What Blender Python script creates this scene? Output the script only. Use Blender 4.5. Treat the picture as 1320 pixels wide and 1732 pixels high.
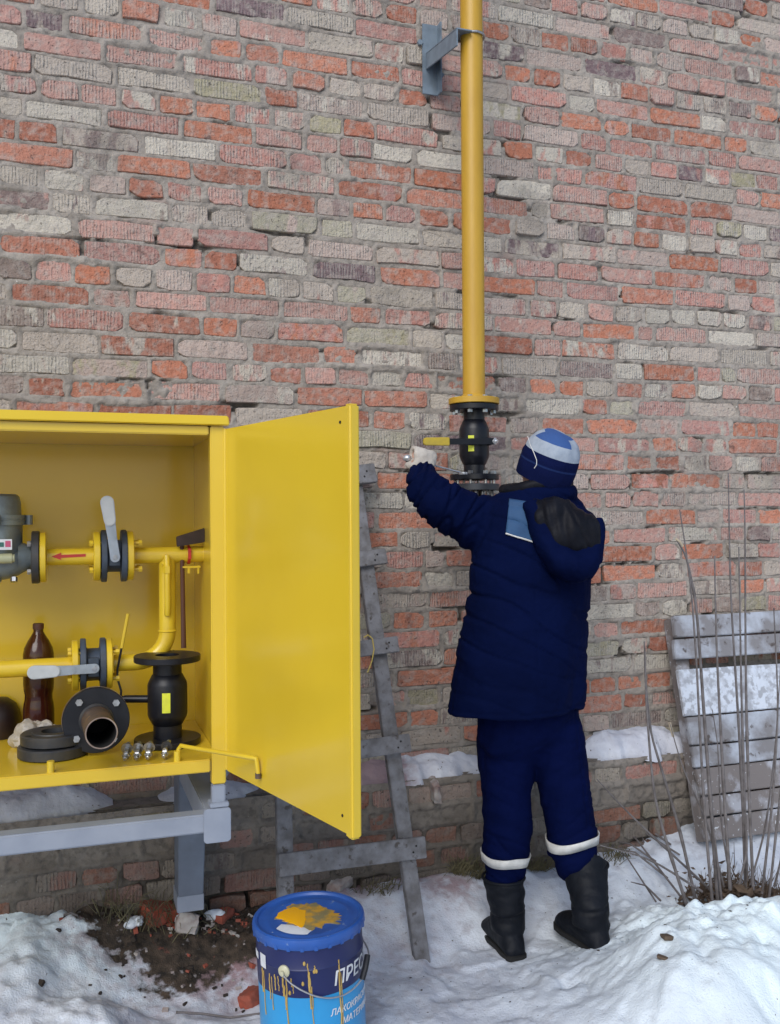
import bpy, bmesh, math, random
import numpy as np
from mathutils import Vector, Matrix, noise as mn
from mathutils.bvhtree import BVHTree
random.seed(7); rng = np.random.default_rng(7)
R = math.radians; PI = math.pi
sc = bpy.context.scene
for o in list(bpy.data.objects): bpy.data.objects.remove(o)
COL = sc.collection
# ------------------------------------------------------------------ camera
F_PX, CX, CY = 1600.0, 660.0, 866.0
CAM = Vector((0.0, -3.383, 1.465))
cd = bpy.data.cameras.new('camera'); cam = bpy.data.objects.new('camera', cd); COL.objects.link(cam)
cd.sensor_fit = 'VERTICAL'; cd.sensor_height = 24; cd.lens = 24*F_PX/1732.0; cd.clip_end = 500; cd.clip_start = 0.05
CR = Matrix.Rotation(R(-19.0), 4, 'Z') @ Matrix.Rotation(R(90.25), 4, 'X') @ Matrix.Rotation(R(-0.35), 4, 'Z')
cam.matrix_world = Matrix.Translation(CAM) @ CR
sc.camera = cam
# ------------------------------------------------------------------ light (overcast winter day)
w = bpy.data.worlds.new('World'); sc.world = w; w.use_nodes = True
nt = w.node_tree; nt.nodes.clear()
so = nt.nodes.new('ShaderNodeOutputWorld'); bg = nt.nodes.new('ShaderNodeBackground'); sky = nt.nodes.new('ShaderNodeTexSky')
sky.sky_type = 'NISHITA'; sky.sun_disc = False; sky.sun_elevation = R(38); sky.sun_rotation = R(215)
sky.air_density = 1.0; sky.dust_density = 1.2; sky.ozone_density = 1.0
bg.inputs['Strength'].default_value = 0.10
nt.links.new(sky.outputs[0], bg.inputs['Color']); nt.links.new(bg.outputs[0], so.inputs[0])
sl = bpy.data.lights.new('sun', 'SUN'); sl.energy = 1.3; sl.angle = R(40); sl.color = (1.0, 0.99, 0.975)
sun = bpy.data.objects.new('sun', sl); COL.objects.link(sun)
az, el = R(215), R(38)
sdir = Vector((math.sin(az)*math.cos(el), math.cos(az)*math.cos(el), math.sin(el)))
sun.rotation_euler = sdir.to_track_quat('Z', 'Y').to_euler()
sc.view_settings.view_transform = 'Standard'; sc.view_settings.look = 'None'
sc.view_settings.exposure = 0.58; sc.view_settings.gamma = 1.0; sc.view_settings.use_curve_mapping = False
# ------------------------------------------------------------------ measuring helpers (photo point -> place on a real plane)
C3 = CR.to_3x3()
def ray(u, v): return C3 @ Vector(((u-CX)/F_PX, -(v-CY)/F_PX, -1.0))
def P(u, v, Y):
    d = ray(u, v); return CAM + d*((Y-CAM.y)/d.y)
def G(u, v, z=0.0):
    d = ray(u, v); return CAM + d*((z-CAM.z)/d.z)
def PD(u, v, dep): return CAM + ray(u, v)*dep
def PL(u, v, p, n):
    d = ray(u, v); return CAM + d*((p-CAM).dot(n)/d.dot(n))
def proj(p):
    q = C3.transposed() @ (Vector(p)-CAM); return (CX - F_PX*q.x/q.z, CY + F_PX*q.y/q.z)
RW = (C3 @ Vector((1, 0, 0))).normalized(); FW = (C3 @ Vector((0, 0, -1))); FW = Vector((FW.x, FW.y, 0)).normalized(); RW = Vector((FW.y, -FW.x, 0)); UP = Vector((0, 0, 1))
# ------------------------------------------------------------------ numpy value noise
def vn(x, y, seed=0):
    x = np.asarray(x, float); y = np.asarray(y, float)
    xi = np.floor(x).astype(np.int64); yi = np.floor(y).astype(np.int64); fx = x-xi; fy = y-yi
    fx = fx*fx*(3-2*fx); fy = fy*fy*(3-2*fy)
    def h(a, b):
        n = (a*374761393 + b*668265263 + seed*974634541) & 0xffffffff
        n = ((n ^ (n >> 13))*1274126177) & 0xffffffff
        return ((n ^ (n >> 16)) & 0xffff)/65535.0
    return ((h(xi, yi)*(1-fx)+h(xi+1, yi)*fx)*(1-fy) + (h(xi, yi+1)*(1-fx)+h(xi+1, yi+1)*fx)*fy)*2-1
def fbm(x, y, seed=0, o=3):
    s = 0; a = 1; t = 0
    for i in range(o):
        s = s + a*vn(x*2**i+i*17.3, y*2**i-i*9.1, seed+i); t += a; a *= .5
    return s/t
def sstep(x, a, b):
    t = np.clip((x-a)/(b-a), 0, 1); return t*t*(3-2*t)
# ------------------------------------------------------------------ materials
MATS = {}
def nd(t, typ, **kw):
    n = t.nodes.new(typ)
    for k, v in kw.items():
        if k in n.inputs: n.inputs[k].default_value = v
        else: setattr(n, k, v)
    return n
def ramp(t, fac, stops):
    r = t.nodes.new('ShaderNodeValToRGB'); e = r.color_ramp.elements
    while len(e) < len(stops): e.new(0.5)
    for i, (p, c) in enumerate(stops):
        e[i].position = p; e[i].color = (c, c, c, 1) if not hasattr(c, '__len__') else (*c, 1)
    t.links.new(fac, r.inputs[0]); return r.outputs[0]
def mix(t, f, a, b, mode='MIX'):
    m = t.nodes.new('ShaderNodeMix'); m.data_type = 'RGBA'; m.blend_type = mode
    for s, v in ((0, f), (6, a), (7, b)):
        if hasattr(v, 'is_output'): t.links.new(v, m.inputs[s])
        else: m.inputs[s].default_value = v if s == 0 else (*v, 1)
    return m.outputs[2]
def mth(t, op, a, b=0.0):
    m = t.nodes.new('ShaderNodeMath'); m.operation = op
    for i, v in enumerate((a, b)):
        if hasattr(v, 'is_output'): t.links.new(v, m.inputs[i])
        else: m.inputs[i].default_value = v
    return m.outputs[0]
def noise_n(t, scale, det=4, vec=None, stretch=None, rough=.55):
    n = nd(t, 'ShaderNodeTexNoise'); n.inputs['Scale'].default_value = scale; n.inputs['Detail'].default_value = det; n.inputs['Roughness'].default_value = rough
    if vec is None:
        g = t.nodes.new('ShaderNodeNewGeometry'); vec = g.outputs['Position']
    if stretch:
        mp = t.nodes.new('ShaderNodeMapping'); mp.inputs['Scale'].default_value = stretch; t.links.new(vec, mp.inputs[0]); vec = mp.outputs[0]
    t.links.new(vec, n.inputs['Vector']); return n.outputs[0]
def bump(t, h, strength, dist, prev=None):
    b = t.nodes.new('ShaderNodeBump'); b.inputs['Strength'].default_value = strength; b.inputs['Distance'].default_value = dist
    t.links.new(h, b.inputs['Height'])
    if prev: t.links.new(prev, b.inputs['Normal'])
    return b.outputs[0]
def base_mat(name):
    m = bpy.data.materials.new(name); m.use_nodes = True; t = m.node_tree; b = t.nodes['Principled BSDF']; MATS[name] = m; return m, t, b
def mat(name, col, rough=.6, metal=0, col2=None, sc_=8, lo=.4, hi=.65, bsc=0, bst=.3, bdist=.002, coat=0, stretch=None, spec=None, rvar=0, col3=None, sc3=60, lo3=.62, hi3=.7, bump_low=0):
    m, t, b = base_mat(name)
    c = None
    if col2:
        c = mix(t, ramp(t, noise_n(t, sc_, 5, stretch=stretch), [(lo, 0), (hi, 1)]), col, col2)
    if col3:
        c = mix(t, ramp(t, noise_n(t, sc3, 3), [(lo3, 0), (hi3, 1)]), c if c else col, col3)
    if c: t.links.new(c, b.inputs['Base Color'])
    else: b.inputs['Base Color'].default_value = (*col, 1)
    b.inputs['Roughness'].default_value = rough; b.inputs['Metallic'].default_value = metal
    if rvar:
        r = mth(t, 'MULTIPLY_ADD', noise_n(t, 14, 4), rvar); t.nodes[-1].inputs[2].default_value = rough-rvar/2; t.links.new(r, b.inputs['Roughness'])
    if coat: b.inputs['Coat Weight'].default_value = coat; b.inputs['Coat Roughness'].default_value = .12
    if spec is not None: b.inputs['Specular IOR Level'].default_value = spec
    pn = None
    if bump_low: pn = bump(t, noise_n(t, 5, 2), .5, bump_low)
    if bsc: pn = bump(t, noise_n(t, bsc, 5, stretch=stretch), bst, bdist, pn)
    if pn: t.links.new(pn, b.inputs['Normal'])
    return m
YEL = mat('yellow_cabinet_enamel', (.68, .475, .030), .22, col2=(.65, .445, .028), sc_=2, bsc=300, bst=.06, bdist=.0003, coat=.35, rvar=.06, bump_low=.005)
YELP = mat('yellow_pipe_paint', (.68, .49, .03), .28, col2=(.62, .43, .026), sc_=10, bsc=60, bst=.12, bdist=.0006, coat=.2)
OCH = mat('ochre_riser_paint', (.52, .305, .028), .42, col2=(.45, .255, .022), sc_=14, bsc=90, bst=.25, bdist=.0015, stretch=(1, 1, .25), rvar=.1)
GREY = mat('grey_stand_paint', (.27, .30, .36), .5, col2=(.23, .26, .32), sc_=10, bsc=80, bst=.2, bdist=.001, rvar=.15)
BRK = mat('blue_grey_bracket_paint', (.17, .22, .27), .5, col2=(.12, .155, .19), sc_=16, bsc=60, bst=.3, bdist=.0015)
BLK = mat('black_valve_paint', (.006, .007, .011), .38, col2=(.011, .012, .017), sc_=20, bsc=110, bst=.25, bdist=.001, rvar=.2, spec=.35)
CAST = mat('dark_cast_iron', (.035, .038, .045), .5, metal=.3, col2=(.06, .058, .055), sc_=25, bsc=150, bst=.4, bdist=.001, rvar=.2)
VBODY = mat('slate_valve_body', (.05, .072, .11), .5, col2=(.03, .04, .055), sc_=20, bsc=120, bst=.3, bdist=.001)
MGREY = mat('grey_filter_casting', (.20, .235, .24), .42, metal=.3, col2=(.14, .16, .165), sc_=18, bsc=180, bst=.5, bdist=.0012, rvar=.2)
LEV = mat('grey_white_lever_sleeve', (.50, .53, .56), .4, col2=(.42, .45, .47), sc_=20)
LEVB = mat('pale_lever_plate', (.42, .47, .52), .35, metal=.5, col2=(.34, .38, .42), sc_=30)
STEEL = mat('galvanised_bolt_steel', (.48, .49, .50), .3, metal=.9, col2=(.3, .3, .31), sc_=60)
CHROME = mat('chrome_wrench', (.66, .68, .70), .28, metal=.65, col2=(.5, .5, .52), sc_=40)
RUST = mat('rusty_raw_pipe', (.13, .085, .06), .55, metal=.3, col2=(.06, .05, .048), sc_=22, bsc=90, bst=.4, bdist=.001, col3=(.22, .13, .07), sc3=30)
RIMST = mat('cut_pipe_edge', (.42, .33, .27), .35, metal=.8, col2=(.3, .22, .18), sc_=40)
INK = mat('pipe_inside_black', (.008, .008, .008), .8)
RED = mat('red_marking_paint', (.50, .03, .02), .45, col2=(.4, .025, .02), sc_=40)
BROWNW = mat('dark_brown_tool_wood', (.085, .03, .015), .55, col2=(.05, .02, .012), sc_=30, stretch=(1, 1, .1), bsc=80)
TOOL = mat('brown_iron_tool_head', (.055, .035, .03), .45, metal=.4, col2=(.035, .025, .022), sc_=40)
LABY = mat('yellow_green_sticker', (.66, .70, .04), .45, col2=(.58, .62, .05), sc_=60)
WHITEL = mat('white_label_paper', (.68, .70, .72), .55, col2=(.58, .60, .62), sc_=40)
WOOD = mat('weathered_grey_wood', (.20, .20, .215), .8, col2=(.115, .11, .112), sc_=22, lo=.38, hi=.66, bsc=60, bst=.9, bdist=.004, col3=(.075, .065, .06), sc3=38, lo3=.60, hi3=.70)
WOODF = mat('frosted_plank_wood', (.21, .205, .215), .85, col2=(.44, .48, .55), sc_=9, lo=.42, hi=.66, bsc=60, bst=.6, bdist=.003, col3=(.09, .075, .07), sc3=26, lo3=.6, hi3=.7)
WOODS = mat('snow_crusted_plank_wood', (.60, .65, .73), .85, col2=(.24, .24, .26), sc_=13, lo=.48, hi=.68, bsc=30, bst=.8, bdist=.008, col3=(.36, .38, .42), sc3=35, lo3=.5, hi3=.6)
WOODD = mat('brown_damp_plank_wood', (.19, .17, .165), .85, col2=(.38, .39, .43), sc_=11, lo=.52, hi=.66, bsc=60, bst=.6, bdist=.003, col3=(.55, .58, .62), sc3=60, lo3=.64, hi3=.69)
NAVY = mat('navy_jacket_cloth', (.0018, .0052, .034), .85, col2=(.0013, .0038, .025), sc_=5, bsc=38, bst=.45, bdist=.005, spec=.04, stretch=(1, 1, 1.6))
NAVYT = mat('navy_trouser_cloth', (.0018, .0048, .038), .85, col2=(.0012, .0036, .028), sc_=6, bsc=34, bst=.45, bdist=.005, spec=.04, stretch=(1, 1, 1.8))
PATCH = mat('blue_shoulder_cloth', (.020, .075, .18), .75, col2=(.016, .06, .15), sc_=12, bsc=420, bst=.2, bdist=.0008)
LINING = mat('black_hood_lining', (.006, .0065, .010), .5, col2=(.010, .011, .016), sc_=12, bsc=60, bst=.5, bdist=.003, spec=.1)
REFL = mat('pale_reflective_tape', (.62, .62, .60), .4, col2=(.5, .5, .48), sc_=30, bsc=60, bst=.3, bdist=.001)
BOOT = mat('black_felt_leather_boot', (.0045, .006, .010), .6, col2=(.008, .010, .015), sc_=15, bsc=45, bst=.6, bdist=.004, rvar=.2, spec=.2)
SKIN = mat('skin', (.42, .26, .19), .5, col2=(.38, .2, .15), sc_=20)
HAIR = mat('dark_hair', (.03, .02, .015), .6)
GLOVE = mat('pale_work_glove', (.50, .46, .41), .8, col2=(.38, .34, .30), sc_=30, bsc=260, bst=.5, bdist=.001)
BEA = [mat('beanie_pale_knit', (.34, .39, .46), .85, col2=(.28, .33, .40), sc_=40, bsc=330, bst=.8, bdist=.0015),
       mat('beanie_navy_knit', (.005, .009, .048), .9, spec=.05, bsc=330, bst=.8, bdist=.0015),
       mat('beanie_blue_knit', (.03, .085, .26), .85, bsc=330, bst=.8, bdist=.0015),
       mat('beanie_mid_navy_knit', (.014, .028, .10), .9, spec=.05, bsc=330, bst=.8, bdist=.0015)]
LIDB = mat('blue_plastic_lid', (.025, .10, .38), .35, col2=(.02, .08, .31), sc_=12, col3=(.2, .27, .42), sc3=50, lo3=.68, hi3=.76, rvar=.15)
TINN = mat('navy_tin_print', (.013, .02, .095), .35, col2=(.011, .016, .08), sc_=8, rvar=.1)
TINB = mat('light_blue_tin_print', (.03, .30, .62), .35, col2=(.028, .26, .55), sc_=5, rvar=.1)
PAINT = mat('yellow_spilled_paint', (.55, .30, .03), .4, col2=(.24, .20, .09), sc_=28, lo=.40, hi=.56, bsc=60, bst=.5, bdist=.003)
DRIP = mat('ochre_paint_drip', (.42, .28, .07), .5, col2=(.5, .35, .1), sc_=30)
CREAM = mat('cream_plastic_pin', (.50, .48, .33), .4)
WIRE = mat('bail_wire', (.42, .42, .43), .35, metal=.7)
STR = mat('yellow_string', (.50, .38, .10), .8)
STEM = mat('grey_bark_stem', (.165, .15, .15), .75, col2=(.10, .088, .085), sc_=30, bsc=100, bst=.5, bdist=.001)
TIP = mat('pale_cut_tip', (.50, .42, .30), .7)
LEAF = mat('dead_brown_leaves', (.075, .05, .035), .85, col2=(.12, .085, .055), sc_=25)
GRASS = mat('dry_grass', (.16, .14, .075), .85, col2=(.08, .075, .04), sc_=12)
BRKR = mat('red_brick_rubble', (.36, .08, .045), .85, col2=(.22, .07, .05), sc_=18, bsc=70, bst=.6, bdist=.003)
BRKW = mat('pale_mortar_rubble', (.42, .40, .38), .9, col2=(.28, .2, .18), sc_=18, bsc=70, bst=.6, bdist=.003)
SNOWC = mat('snow_clump', (.72, .78, .84), .6, col2=(.62, .67, .74), sc_=10, bsc=90, bst=.5, bdist=.004)
def glass_mat():
    m, t, b = base_mat('brown_bottle_plastic'); b.inputs['Base Color'].default_value = (.045, .010, .006, 1); b.inputs['Roughness'].default_value = .1
    b.inputs['Alpha'].default_value = .82; return m
BOTT = glass_mat()
LIQ = mat('dark_liquid', (.012, .004, .003), .15)
def bag_mat():
    m, t, b = base_mat('clear_plastic_film'); b.inputs['Base Color'].default_value = (.55, .52, .47, 1); b.inputs['Roughness'].default_value = .22; b.inputs['Alpha'].default_value = .62
    t.links.new(bump(t, noise_n(t, 60, 4), .8, .006), b.inputs['Normal']); return m
BAG = bag_mat()
def brick_mat():
    m, t, b = base_mat('aged_brick_face')
    ca = nd(t, 'ShaderNodeAttribute', attribute_name='ca').outputs[0]; cb = nd(t, 'ShaderNodeAttribute', attribute_name='cb').outputs[0]
    cp = nd(t, 'ShaderNodeAttribute', attribute_name='cp').outputs[0]
    sp = t.nodes.new('ShaderNodeSeparateColor'); t.links.new(cp, sp.inputs[0]); rib, blot, rnd = sp.outputs
    g = t.nodes.new('ShaderNodeNewGeometry'); pos = g.outputs['Position']
    va = t.nodes.new('ShaderNodeVectorMath'); va.operation = 'ADD'; t.links.new(pos, va.inputs[0])
    cx = t.nodes.new('ShaderNodeCombineXYZ'); t.links.new(mth(t, 'MULTIPLY', rnd, 37.0), cx.inputs[0]); t.links.new(mth(t, 'MULTIPLY', rnd, 91.0), cx.inputs[2]); t.links.new(cx.outputs[0], va.inputs[1])
    pv = va.outputs[0]
    n1 = noise_n(t, 13, 3, pv, stretch=(1.3, 1, .55), rough=.6)
    f1 = mth(t, 'ADD', n1, mth(t, 'SUBTRACT', blot, .5))
    fa = ramp(t, f1, [(.47, 0), (.56, 1)])
    c = mix(t, fa, ca, cb)
    # ribs pressed into the clay
    mp = t.nodes.new('ShaderNodeMapping'); mp.inputs['Scale'].default_value = (1, 1, .25); t.links.new(pos, mp.inputs[0])
    wv = nd(t, 'ShaderNodeTexWave'); wv.bands_direction = 'X'; wv.inputs['Scale'].default_value = 28; wv.inputs['Distortion'].default_value = 4.5; wv.inputs['Detail'].default_value = 2; wv.inputs['Detail Scale'].default_value = 1.4
    t.links.new(mp.outputs[0], wv.inputs[0]); ribw = mth(t, 'MULTIPLY', wv.outputs['Fac'], rib)
    brk = ramp(t, noise_n(t, 26, 3, pv), [(.42, 1), (.6, .15)])
    ribh = mth(t, 'MULTIPLY', ribw, brk)
    c = mix(t, mth(t, 'MULTIPLY', ribh, .42), c, (.52, .49, .44))
    # lime bloom, mortar smears, pits
    c = mix(t, mth(t, 'MULTIPLY', ramp(t, noise_n(t, 34, 5, pv), [(.46, 0), (.66, 1)]), .58), c, (.41, .365, .325))
    c = mix(t, mth(t, 'MULTIPLY', ramp(t, noise_n(t, 3.2, 4), [(.55, 0), (.72, 1)]), .5), c, (.13, .12, .11))
    pit = ramp(t, noise_n(t, 95, 3, pv), [(.30, 1), (.37, 0)])
    c = mix(t, mth(t, 'MULTIPLY', pit, .75), c, (.05, .042, .038))
    v = mix(t, .5, c, mix(t, noise_n(t, 160, 4, pv), (.55, .55, .55), (1.4, 1.4, 1.4)), 'MULTIPLY')
    c = mix(t, .6, c, v)
    c = mix(t, mth(t, 'MULTIPLY', ramp(t, noise_n(t, 9, 4, rough=.65), [(.66, 0), (.72, 1)]), .65), c, (.07, .06, .055))
    # darker brown towards the lowest courses
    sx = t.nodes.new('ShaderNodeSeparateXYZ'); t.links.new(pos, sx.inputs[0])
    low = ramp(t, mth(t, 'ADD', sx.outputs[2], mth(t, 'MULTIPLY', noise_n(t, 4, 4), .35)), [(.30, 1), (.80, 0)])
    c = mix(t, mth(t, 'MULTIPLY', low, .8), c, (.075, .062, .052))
    t.links.new(c, b.inputs['Base Color']); b.inputs['Roughness'].default_value = .92; b.inputs['Specular IOR Level'].default_value = .2
    n = bump(t, ribh, .9, .0035); n = bump(t, noise_n(t, 24, 5, pv, rough=.65), 1.0, .016, n); n = bump(t, noise_n(t, 75, 5, pv), .8, .006, n); n = bump(t, pit, -1.0, .004, n); t.links.new(n, b.inputs['Normal'])
    return m
BRICK = brick_mat()
def mortar_mat():
    m, t, b = base_mat('grey_lime_mortar')
    c = mix(t, ramp(t, noise_n(t, 9, 5), [(.38, 0), (.66, 1)]), (.268, .236, .205), (.385, .345, .303))
    c = mix(t, mth(t, 'MULTIPLY', ramp(t, noise_n(t, 42, 4), [(.5, 0), (.66, 1)]), .6), c, (.15, .14, .125))
    c = mix(t, mth(t, 'MULTIPLY', ramp(t, noise_n(t, 5, 3), [(.6, 0), (.72, 1)]), .4), c, (.33, .22, .19))
    c = mix(t, ramp(t, noise_n(t, 120, 2), [(.74, 0), (.78, 1)]), c, (.62, .62, .6))
    at = nd(t, 'ShaderNodeAttribute', attribute_name='recess_tone').outputs[2]
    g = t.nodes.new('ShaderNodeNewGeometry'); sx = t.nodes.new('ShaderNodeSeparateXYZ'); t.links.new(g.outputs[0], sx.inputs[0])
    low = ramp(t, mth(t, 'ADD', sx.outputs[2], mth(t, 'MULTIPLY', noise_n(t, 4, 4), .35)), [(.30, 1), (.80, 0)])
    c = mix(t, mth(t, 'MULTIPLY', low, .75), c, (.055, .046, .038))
    c = mix(t, at, c, (.03, .026, .022))  # near-black tone in the set-back joints and plinth breaks
    t.links.new(c, b.inputs['Base Color']); b.inputs['Roughness'].default_value = .95; b.inputs['Specular IOR Level'].default_value = .15
    n = bump(t, noise_n(t, 60, 6), .9, .006); n = bump(t, noise_n(t, 220, 3), .6, .002, n); t.links.new(n, b.inputs['Normal']); return m
MORT = mortar_mat()
def ground_mat():
    m, t, b = base_mat('trodden_snow_and_soil')
    soil = nd(t, 'ShaderNodeAttribute', attribute_name='soil').outputs[2]; dirt = nd(t, 'ShaderNodeAttribute', attribute_name='dirt').outputs[2]; fresh = nd(t, 'ShaderNodeAttribute', attribute_name='fresh').outputs[2]
    sn = mix(t, ramp(t, noise_n(t, 6, 5), [(.36, 0), (.64, 1)]), (.49, .52, .60), (.66, .71, .79))
    sn = mix(t, mth(t, 'MULTIPLY', ramp(t, noise_n(t, 22, 5), [(.54, 0), (.7, 1)]), .5), sn, (.30, .28, .31))
    sn = mix(t, fresh, sn, (.80, .92, .96))
    sp = ramp(t, noise_n(t, 85, 3), [(.70, 0), (.74, 1)])
    sn = mix(t, mth(t, 'MULTIPLY', sp, .8), sn, (.07, .055, .05))
    d = mth(t, 'MULTIPLY', ramp(t, mth(t, 'ADD', noise_n(t, 24, 5), mth(t, 'MULTIPLY', dirt, .35)), [(.52, 0), (.78, 1)]), dirt)
    sn = mix(t, d, sn, mix(t, noise_n(t, 12, 3), (.30, .13, .13), (.16, .09, .09)))
    so_ = mix(t, ramp(t, noise_n(t, 30, 5), [(.35, 0), (.65, 1)]), (.022, .018, .014), (.085, .062, .045))
    so_ = mix(t, ramp(t, noise_n(t, 38, 4), [(.63, 0), (.70, 1)]), so_, (.24, .22, .22))
    so_ = mix(t, ramp(t, noise_n(t, 17, 4), [(.66, 0), (.72, 1)]), so_, (.20, .07, .05))
    f = ramp(t, mth(t, 'ADD', soil, mth(t, 'MULTIPLY', mth(t, 'SUBTRACT', noise_n(t, 26, 5), .5), .9)), [(.42, 0), (.56, 1)])
    c = mix(t, f, sn, so_); t.links.new(c, b.inputs['Base Color']); b.inputs['Roughness'].default_value = .7; b.inputs['Specular IOR Level'].default_value = .3
    n = bump(t, noise_n(t, 28, 5, rough=.6), .55, .012); n = bump(t, noise_n(t, 200, 4), .7, .004, n); t.links.new(n, b.inputs['Normal']); return m
GROUND = ground_mat()
def lsnow_mat():
    m, t, b = base_mat('dusty_ledge_snow')
    g = t.nodes.new('ShaderNodeNewGeometry'); sx = t.nodes.new('ShaderNodeSeparateXYZ'); t.links.new(g.outputs[0], sx.inputs[0])
    pk = ramp(t, mth(t, 'ADD', sx.outputs[0], mth(t, 'MULTIPLY', mth(t, 'SUBTRACT', noise_n(t, 14, 4), .5), .5)), [(0.0, 0), (.9, 0), (1.0, 1)])
    # rose dust only between the ladder and the man
    near = mth(t, 'SUBTRACT', 1.0, mth(t, 'MINIMUM', mth(t, 'MULTIPLY', mth(t, 'ABSOLUTE', mth(t, 'SUBTRACT', sx.outputs[0], 1.02)), 3.4), 1.0))
    f = ramp(t, mth(t, 'ADD', near, mth(t, 'MULTIPLY', mth(t, 'SUBTRACT', noise_n(t, 20, 5), .5), .9)), [(.3, 0), (.55, 1)])
    c = mix(t, ramp(t, noise_n(t, 9, 4), [(.4, 0), (.65, 1)]), (.55, .57, .64), (.72, .75, .82))
    c = mix(t, mth(t, 'MULTIPLY', f, .8), c, (.28, .16, .17))
    c = mix(t, ramp(t, noise_n(t, 60, 3), [(.68, 0), (.73, 1)]), c, (.12, .09, .09))
    t.links.new(c, b.inputs['Base Color']); b.inputs['Roughness'].default_value = .75
    t.links.new(bump(t, noise_n(t, 45, 5), .7, .008), b.inputs['Normal']); return m
LSNOW = lsnow_mat()
# ------------------------------------------------------------------ object helpers
MW = {}
def thing(name, label, cat, loc=(0, 0, 0), rot=None, group=None):
    o = bpy.data.objects.new(name, None); COL.objects.link(o); o.empty_display_size = .05
    M = Matrix.Translation(Vector(loc)) @ (rot.to_4x4() if rot else Matrix.Identity(4))
    o.matrix_world = M; MW[o.name] = M
    o['label'] = label; o['category'] = cat
    if group: o['group'] = group
    return o
def tag(o, label=None, cat=None, group=None, kind=None):
    for k, v in (('label', label), ('category', cat), ('group', group), ('kind', kind)):
        if v: o[k] = v
    return o
def frame(a, up=None):
    a = Vector(a).normalized(); u = Vector(up) if up else (UP if abs(a.z) < .9 else Vector((0, 1, 0)))
    x = u.cross(a); x.normalize(); y = a.cross(x); return x, y, a
class MB:
    def __init__(s): s.v = []; s.f = []; s.m = []
    def add(s, vs, fs, mi=0):
        k = len(s.v); s.v += [Vector(q) for q in vs]; s.f += [tuple(i+k for i in f) for f in fs]; s.m += [mi]*len(fs); return s
    def box(s, c, size, rot=None, mi=0):
        c = Vector(c); h = Vector(size)/2
        vs = [Vector((x*h.x, y*h.y, z*h.z)) for x in (-1, 1) for y in (-1, 1) for z in (-1, 1)]
        if rot: vs = [rot @ q for q in vs]
        return s.add([c+q for q in vs], [(0, 1, 3, 2), (4, 6, 7, 5), (0, 4, 5, 1), (2, 3, 7, 6), (0, 2, 6, 4), (1, 5, 7, 3)], mi)
    def prism(s, pts, ext, mi=0):
        n = len(pts); e = Vector(ext); a = [Vector(q) for q in pts]
        return s.add(a+[q+e for q in a], [tuple(range(n))[::-1], tuple(range(n, 2*n))]+[(i, (i+1) % n, n+(i+1) % n, n+i) for i in range(n)], mi)
    def rings(s, rings, cap=True, mi=0, closed=False):
        n = len(rings[0]); vs = [q for r in rings for q in r]; fs = []
        L = len(rings)
        for i in range(L if closed else L-1):
            for j in range(n):
                a = i*n+j; b = i*n+(j+1) % n; c = ((i+1) % L)*n+(j+1) % n; d = ((i+1) % L)*n+j
                fs.append((a, b, c, d))
        if cap and not closed: fs += [tuple(range(n))[::-1], tuple(range((L-1)*n, L*n))]
        return s.add(vs, fs, mi)
    def tube(s, path, r, n=10, cap=True, mi=0, closed=False, flat=1.0, up=None):
        path = [Vector(q) for q in path]; L = len(path); rr = r if hasattr(r, '__len__') else [r]*L; out = []; px = None
        for i, q in enumerate(path):
            if closed: tg = path[(i+1) % L]-path[i-1]
            else: tg = path[min(i+1, L-1)]-path[max(i-1, 0)]
            tg.normalize()
            if px is None: x, y, _ = frame(tg, up)
            else:
                x = px - tg*px.dot(tg); x.normalize(); y = tg.cross(x)
            px = x
            out.append([q + x*(math.cos(2*PI*j/n)*rr[i]) + y*(math.sin(2*PI*j/n)*rr[i]*flat) for j in range(n)])
        return s.rings(out, cap, mi, closed)
    def lathe(s, o, a, prof, n=32, cap=True, mi=0, up=None):
        o = Vector(o); x, y, a = frame(a, up)
        return s.rings([[o + a*h + x*(math.cos(2*PI*j/n)*r) + y*(math.sin(2*PI*j/n)*r) for j in range(n)] for r, h in prof], cap, mi)
    def ball(s, c, r, rot=None, n=16, mi=0):
        r = Vector(r) if hasattr(r, '__len__') else Vector((r, r, r)); c = Vector(c); out = []
        for i in range(n//2+1):
            th = PI*max(min(i/(n//2), .985), .015); ring = []
            for j in range(n):
                q = Vector((math.sin(th)*math.cos(2*PI*j/n)*r.x, math.sin(th)*math.sin(2*PI*j/n)*r.y, -math.cos(th)*r.z))
                ring.append(c+(rot @ q if rot else q))
            out.append(ring)
        return s.rings(out, True, mi)
    def mesh(s, name):
        me = bpy.data.meshes.new(name); me.from_pydata([tuple(q) for q in s.v], [], s.f); me.validate(); return me
    def build(s, name, mats, parent=None, world=True, ang=35, bevel=0, seg=2):
        if not hasattr(mats, '__len__'): mats = [mats]
        me = s.mesh(name)
        for m in mats: me.materials.append(m)
        if len(me.polygons) == len(s.m): me.polygons.foreach_set('material_index', s.m)
        if parent is not None and world: me.transform(MW[parent.name].inverted())
        bm = bmesh.new(); bm.from_mesh(me); bmesh.ops.recalc_face_normals(bm, faces=bm.faces)
        if bevel: bmesh.ops.bevel(bm, geom=[e for e in bm.edges if e.is_manifold and e.calc_face_angle(0) > .5], offset=bevel, segments=seg, affect='EDGES', clamp_overlap=True)
        bm.to_mesh(me); bm.free()
        return link(name, me, parent, ang)
def link(name, me, parent=None, ang=35):
    if ang is not None and len(me.polygons):
        me.shade_smooth(); me.set_sharp_from_angle(angle=R(ang))
    o = bpy.data.objects.new(name, me); COL.objects.link(o)
    if parent is not None: o.parent = parent; MW[o.name] = MW[parent.name]
    else: MW[o.name] = Matrix.Identity(4)
    return o
def share(name, me, parent, M):
    o = bpy.data.objects.new(name, me); COL.objects.link(o); o.parent = parent; o.matrix_local = M; return o
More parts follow.
